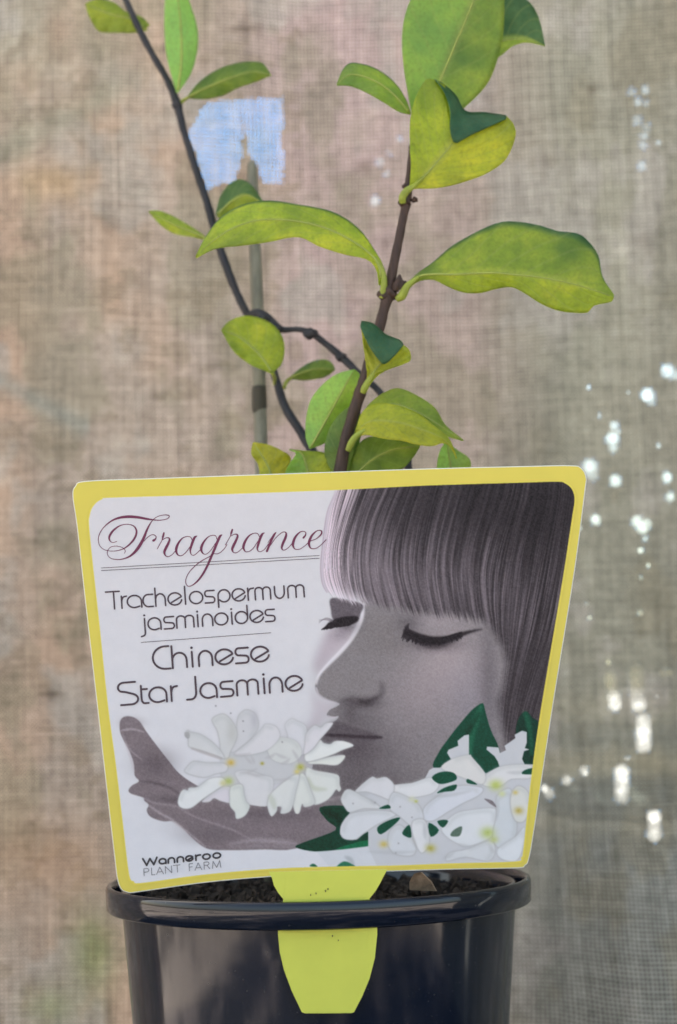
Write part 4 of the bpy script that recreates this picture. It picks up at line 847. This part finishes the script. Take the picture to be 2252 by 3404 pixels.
def leaf(f, M, A, B, Y0_, depth=(0, 0, 0, 0), side=(0, 0, 0), sideB=None, petiole=None, rib=True, rim=0, N=34, Kw=7, curl=.0, label_=None, tipdrop=0, mat=None, wave=1.0):
    """M midrib, A and B the two edges (base to tip) in crop pixels; depth = offsets in mm (base, tip, edgeA, edgeB), minus is nearer"""
    S = [resample(spline(f(q), 8), N) for q in (A, M, B)]
    t = np.linspace(0, 1, N); tt = np.clip(t*1.02, 0, 1); dM = depth[0]*(1-tt)+depth[1]*tt + curl*np.sin(np.pi*t)
    env = np.sin(np.pi*np.clip(t, .0, 1))**.6; V = []; UVv = []; cols = []
    ph = random.uniform(0, 6)
    for i in range(N):
        for j in range(-Kw, Kw+1):
            s = abs(j)/Kw; E = S[0][i] if j < 0 else S[2][i]; dE = depth[2] if j < 0 else depth[3]
            p2 = S[1][i]*(1-s)+E*s
            y = dM[i]+dE*env[i]*s**1.25+wave*.75*env[i]*s*math.sin(t[i]*13+ph+(0 if j < 0 else 2)) + wave*.30*s*math.sin(t[i]*31+ph)
            V.append((p2[0], p2[1], Y0_+y*mm)); UVv.append((t[i], .5+.5*j/Kw))
            cs = side if j < 0 or sideB is None else sideB
            if rim and j == -Kw and .08 < t[i] < .97: cs = (.95, 0, 0)
            cols.append(cs)
    V = np.array(V); X = atY(V[:, :2], V[:, 2]); nw = 2*Kw+1
    Fc = [(i*nw+j, i*nw+j+1, (i+1)*nw+j+1, (i+1)*nw+j) for i in range(N-1) for j in range(nw-1)]
    o = mesh('leaf', X, Fc, mat or m_leaf, plant)
    me = o.data; uvl = me.uv_layers.new(name='UVMap'); at = me.attributes.new('side', 'FLOAT_COLOR', 'POINT')
    at.data.foreach_set('color', np.c_[np.array(cols, float), np.ones(len(cols))].astype(np.float32).ravel())
    li = np.zeros(len(me.loops), int); me.loops.foreach_get('vertex_index', li); uvl.data.foreach_set('uv', np.array(UVv)[li].astype(np.float32).ravel())
    so = o.modifiers.new('thickness', 'SOLIDIFY'); so.thickness = .00028; so.offset = 0
    if label_: o['label'] = label_
    if rib:
        Xr = atY(S[1][1:-1], Y0_+(dM[1:-1]-.16)*mm); V2, F2 = tube(Xr, np.linspace(.42, .1, len(Xr))*mm, 8); mesh('midrib', V2, F2, m_rib, o)
    if petiole:
        Q = spline(S_(f, petiole), 6); V2, F2 = tube(atY(Q[:, :2], Q[:, 3]), Q[:, 2], 10); mesh('petiole', V2, F2, m_petiole, o)
    return o
def fold(o, f, Up, Lo, Y0_, dU, dL, side=(1, 0, 0), N=26, K=6):   # a turned-over flap of the same leaf
    u = resample(spline(f(Up), 8), N); l = resample(spline(f(Lo), 8), N); V = []; 
    for i in range(N):
        for j in range(K+1):
            s = j/K; p2 = u[i]*(1-s)+l[i]*s; V.append((p2[0], p2[1], Y0_+(dU*(1-s)+dL*s-1.2*math.sin(math.pi*s))*mm))
    V = np.array(V); X = atY(V[:, :2], V[:, 2]); nw = K+1
    Fc = [(i*nw+j, i*nw+j+1, (i+1)*nw+j+1, (i+1)*nw+j) for i in range(N-1) for j in range(nw-1)]
    q = mesh('folded_tip', X, Fc, m_leaf, o); at = q.data.attributes.new('side', 'FLOAT_COLOR', 'POINT')
    at.data.foreach_set('color', np.tile(np.array(side+(1,), np.float32), len(X))); uvl = q.data.uv_layers.new(name='UVMap')
    uvl.data.foreach_set('uv', np.tile(np.array([.5, .2], np.float32), len(q.data.loops)))
    so = q.modifiers.new('thickness', 'SOLIDIFY'); so.thickness = .00028; so.offset = 0
    q['label'] = 'dark green upper face folded over'
    return q
# top right cluster
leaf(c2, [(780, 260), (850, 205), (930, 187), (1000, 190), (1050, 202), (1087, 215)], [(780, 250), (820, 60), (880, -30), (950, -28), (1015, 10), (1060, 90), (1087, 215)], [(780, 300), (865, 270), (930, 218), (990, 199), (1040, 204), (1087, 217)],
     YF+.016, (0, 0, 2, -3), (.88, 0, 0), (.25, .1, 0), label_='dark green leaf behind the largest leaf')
leaf(c2, [(478, 650), (520, 540), (590, 380), (670, 190), (750, 0), (800, -140), (820, -260)], [(470, 640), (448, 500), (418, 320), (410, 160), (440, 20), (520, -110), (650, -220), (820, -262)], [(485, 655), (640, 560), (712, 503), (820, 385), (880, 210), (894, 50), (885, -100), (820, -262)],
     YF+.002, (1, 2, -2.5, 5), (.12, .45, 0), (.35, .15, .0), label_='largest pale green leaf at the top')
leaf(c2, [(449, 540), (400, 478), (340, 420), (270, 378), (190, 352), (140, 362), (101, 402)], [(450, 535), (432, 480), (385, 402), (320, 345), (250, 310), (170, 297), (130, 328), (100, 400)], [(447, 542), (390, 526), (320, 482), (230, 432), (160, 406), (101, 404)],
     YF-.001, (0, -4, 3, -2), (.15, .2, 0), rim=1, label_='small curled leaf at upper left of the front stem')
o = leaf(c2, [(450, 900), (505, 845), (540, 808), (575, 768), (605, 732), (632, 700), (655, 668)], [(445, 885), (452, 790), (447, 680), (448, 570), (470, 470), (515, 385), (548, 372), (612, 400)], [(470, 892), (590, 888), (700, 862), (810, 820), (900, 755), (947, 650), (940, 590), (905, 549)],
     YF-.005, (2, -3, -3, -3), (0, .05, .12), (0, 0, .30), petiole=[(412, 960, 1.1, YF-.002), (412, 935, 1.3, YF-.003), (430, 905, 1.25, YF-.0035), (465, 880, .9, YF-.0035), (510, 840, .6, YF-.0045)], label_='cupped yellow-green leaf with notched tip')
fold(o, c2, [(560, 374), (605, 396), (665, 450), (710, 524), (800, 531), (905, 546)], [(575, 385), (612, 440), (640, 530), (636, 600), (655, 676), (692, 664), (735, 640), (812, 605), (903, 562)], YF-.009, 3.5, -1.0)
# long arching left leaf
leaf(dd, [(880, 660), (880, 622), (862, 592), (820, 560), (760, 530), (690, 512), (610, 508), (545, 525), (490, 560), (454, 595)], [(886, 655), (889, 620), (868, 580), (830, 528), (770, 490), (690, 473), (620, 464), (560, 474), (510, 504), (475, 550), (453, 593)], [(877, 660), (872, 625), (850, 600), (800, 589), (740, 570), (690, 548), (620, 560), (560, 568), (500, 575), (454, 597)],
     YF-.004, (2, -2, 3, -2), (.05, .05, .05), (.05, .05, .12), petiole=[(885, 690, 1.1, YF-.001), (889, 660, 1.15, YF-.002), (886, 625, .8, YF-.0025), (868, 595, .5, YF-.003)], curl=-2, rim=1, label_='long arching leaf reaching left across the back stem')
# long right leaf
leaf(c2, [(440, 1350), (490, 1308), (570, 1298), (650, 1300), (750, 1295), (850, 1292), (930, 1300), (1040, 1310), (1130, 1325), (1220, 1345), (1290, 1365), (1350, 1385), (1413, 1408)],
     [(435, 1340), (490, 1290), (560, 1240), (640, 1170), (750, 1105), (850, 1060), (930, 1048), (1050, 1065), (1150, 1095), (1240, 1105), (1290, 1140), (1340, 1210), (1360, 1310), (1415, 1398)],
     [(445, 1365), (490, 1332), (560, 1326), (620, 1355), (700, 1385), (780, 1388), (850, 1370), (930, 1360), (1000, 1395), (1070, 1440), (1150, 1472), (1230, 1482), (1290, 1480), (1320, 1448), (1400, 1430), (1413, 1412)],
     YF-.004, (2, -3, 3, 2), (.30, 0, 0), (.08, 0, .08), petiole=[(385, 1415, 1.2, YF-.001), (410, 1400, 1.5, YF-.002), (435, 1355, 1.2, YF-.003), (490, 1308, .6, YF-.003)], curl=-3, N=50, rim=1, label_='long broad wavy leaf reaching right')
# small folded leaf on the stem
o = leaf(c3, [(850, 560), (870, 510), (905, 460), (938, 425)], [(845, 550), (862, 490), (850, 400), (835, 290), (826, 215)], [(860, 565), (905, 505), (970, 460), (1050, 432), (1100, 405), (1090, 350), (1050, 318)],
     YF-.006, (2, -1, -1, -1), (0, .1, .4), (0, .05, .3), petiole=[(838, 585, 1.0, YF-.003), (850, 555, 1.2, YF-.004), (885, 495, .9, YF-.005), (935, 428, .5, YF-.006)], label_='small folded leaf low on the front stem')
fold(o, c3, [(828, 193), (865, 197), (905, 215), (962, 265), (1040, 298), (1058, 320)], [(822, 225), (868, 325), (915, 395), (955, 430), (1010, 385), (1058, 326)], YF-.010, 1.0, -2.0)
# leaves just above the label
YL = YF+.004
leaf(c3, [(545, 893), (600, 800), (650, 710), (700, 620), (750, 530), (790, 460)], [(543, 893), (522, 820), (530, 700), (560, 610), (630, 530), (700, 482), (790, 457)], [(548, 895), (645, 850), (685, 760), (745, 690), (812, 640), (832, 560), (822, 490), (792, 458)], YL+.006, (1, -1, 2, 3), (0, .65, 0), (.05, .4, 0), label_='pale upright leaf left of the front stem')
leaf(c3, [(740, 1100), (730, 940), (760, 800), (812, 640)], [(720, 1100), (640, 970), (628, 880), (660, 770), (730, 685), (812, 640)], [(760, 1100), (800, 940), (830, 780), (815, 640)], YL+.002, (1, 0, 2, 2), (.62, 0, 0), label_='dark green leaf behind the front stem')
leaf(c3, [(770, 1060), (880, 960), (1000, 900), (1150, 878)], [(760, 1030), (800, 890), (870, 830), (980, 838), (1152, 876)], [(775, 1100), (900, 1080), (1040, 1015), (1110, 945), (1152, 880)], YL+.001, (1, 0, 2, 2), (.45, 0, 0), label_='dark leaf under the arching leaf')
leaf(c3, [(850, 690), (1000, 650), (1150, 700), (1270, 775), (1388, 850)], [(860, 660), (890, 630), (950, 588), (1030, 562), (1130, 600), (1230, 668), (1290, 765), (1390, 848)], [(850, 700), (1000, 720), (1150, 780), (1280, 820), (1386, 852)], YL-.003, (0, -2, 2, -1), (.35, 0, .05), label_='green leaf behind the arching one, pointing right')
leaf(c3, [(800, 800), (870, 745), (960, 740), (1060, 755), (1150, 785), (1230, 815), (1300, 860), (1352, 945)], [(795, 800), (830, 700), (880, 655), (950, 643), (1050, 663), (1150, 708), (1230, 770), (1310, 840), (1354, 945)], [(800, 840), (850, 818), (950, 838), (1050, 850), (1140, 872), (1220, 878), (1275, 862), (1330, 890), (1350, 948)], YL-.008, (1, -2, 2, -3), (.05, 0, .30), (.0, 0, .45),
     petiole=[(755, 905, 1.0, YL-.006), (775, 860, 1.15, YL-.007), (800, 825, 1.0, YL-.0075), (850, 790, .5, YL-.008)], curl=-2, rib=False, label_='arching yellow leaf with drooping tip, right of the front stem')
leaf(c3, [(1330, 1110), (1320, 1000), (1300, 868)], [(1250, 1100), (1244, 1000), (1255, 920), (1285, 865), (1300, 862)], [(1410, 1100), (1428, 1000), (1420, 948), (1360, 905), (1305, 862)], YL+.004, (0, 1, 1, 3), (.05, .75, 0), (.3, .4, 0), label_='bright pale leaf tip rising behind the label, rightmost')
leaf(c3, [(340, 1120), (320, 1000), (236, 860)], [(270, 1120), (266, 990), (226, 925), (234, 860)], [(400, 1110), (412, 1020), (442, 945), (380, 898), (310, 870), (238, 858)], YL+.012, (0, 1, 2, 1), (.1, 0, .4), (0, 0, .55), label_='yellow leaf tip rising behind the label, leftmost')
leaf(c3, [(560, 1110), (530, 1000), (500, 920), (432, 898)], [(420, 1100), (410, 1030), (435, 975), (470, 920), (432, 898)], [(680, 1110), (702, 1030), (680, 960), (620, 915), (540, 908), (434, 897)], YL+.004, (0, 1, -2, 2), (.1, .5, 0), (.18, 0, .15), label_='rounded leaf tip just above the label beside the stem')
# blurred leaves on the back stem
leaf(c3, [(340, 480), (270, 380), (170, 290), (62, 240)], [(345, 475), (395, 420), (406, 320), (370, 240), (300, 188), (200, 163), (110, 190), (60, 238)], [(335, 482), (290, 462), (220, 432), (140, 372), (95, 310), (60, 243)], YB-.022, (0, 2, 2, -2), (.12, 0, .12), petiole=[(350, 540, .5, YB-.01), (352, 505, .7, YB-.016), (340, 478, .6, YB-.022)], label_='rounded blurred leaf in front of the cane')
leaf(c3, [(440, 505), (520, 470), (600, 455), (682, 460)], [(438, 500), (490, 455), (560, 415), (630, 405), (670, 428), (684, 458)], [(442, 512), (520, 518), (600, 508), (650, 490), (684, 462)], YB, (0, 0, 2, 2), (.55, 0, 0), petiole=[(405, 560, .7, YB-.002), (415, 530, .7, YB), (440, 506, .6, YB), (480, 488, .3, YB)], label_='small dark leaf between the two back stems')
leaf(c1, [(560, 185), (460, 120), (330, 90), (165, 25)], [(585, 160), (530, 108), (430, 75), (350, 15), (250, -8), (165, 20)], [(575, 195), (480, 212), (380, 212), (260, 205), (200, 130), (164, 28)], YB+.004, (0, 1, 2, 2), (.22, 0, .12), label_='olive leaf at the top of the back stem')
leaf(c1, [(765, 605), (790, 400), (785, 150), (755, -130)], [(758, 600), (702, 400), (680, 200), (685, 0), (715, -90), (752, -135)], [(772, 600), (850, 480), (890, 350), (896, 200), (860, 60), (810, -60), (756, -135)], YB-.006, (0, 1, 1, 3), (.0, .8, 0), label_='upright bright pale leaf beside the back stem')
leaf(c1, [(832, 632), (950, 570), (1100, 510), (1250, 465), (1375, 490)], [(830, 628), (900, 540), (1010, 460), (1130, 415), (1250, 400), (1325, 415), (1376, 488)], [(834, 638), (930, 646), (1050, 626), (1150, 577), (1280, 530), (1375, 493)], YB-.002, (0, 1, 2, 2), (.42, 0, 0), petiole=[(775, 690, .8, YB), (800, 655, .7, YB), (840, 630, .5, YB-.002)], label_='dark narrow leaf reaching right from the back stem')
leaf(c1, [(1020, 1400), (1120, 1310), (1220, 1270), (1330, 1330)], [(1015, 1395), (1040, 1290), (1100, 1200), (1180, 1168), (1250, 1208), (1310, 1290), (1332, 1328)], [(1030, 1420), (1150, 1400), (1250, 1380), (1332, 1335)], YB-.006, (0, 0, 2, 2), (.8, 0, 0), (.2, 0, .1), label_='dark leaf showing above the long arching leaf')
leaf(c1, [(965, 1558), (860, 1510), (760, 1470), (580, 1378)], [(965, 1552), (860, 1480), (760, 1420), (660, 1376), (580, 1372)], [(960, 1568), (860, 1542), (760, 1527), (660, 1470), (578, 1382)], YB-.004, (0, 0, 1, 1), (0, .25, .2), label_='narrow yellow-green leaf reaching left from the back stem')
# cane
cane_Q = spline([(x, y, r*mm, Y) for (x, y, r, Y) in [tuple(dd([(a, b)])[0])+(r, Y) for a, b, r, Y in [(582, 372, .8, .052), (584, 400, 2.0, .052), (590, 560, 2.2, .052), (596, 720, 2.35, .052), (600, 860, 2.4, .051), (604, 1010, 2.5, .049), (612, 1400, 2.5, .040), (628, 2040, 2.5, .036)]]], 8)
V, Fc = tube(atY(cane_Q[:, :2], cane_Q[:, 3]), cane_Q[:, 2], 14)
cane = mesh('support_cane', V, Fc, m_stake); tag(cane, 'thin pale bamboo cane standing upright in the pot behind the plant', 'garden cane')
cn = atY(dd([(601, 925)]), .0502)[0]
V, Fc = tube([cn+np.array([0, 0, z]) for z in (-.005, -.003, 0, .003, .005)], [.0025, .0027, .0028, .0027, .0025], 14); mesh('dark_ring', V, Fc, plain('cane_scar', (.07, .065, .05), .8), cane)
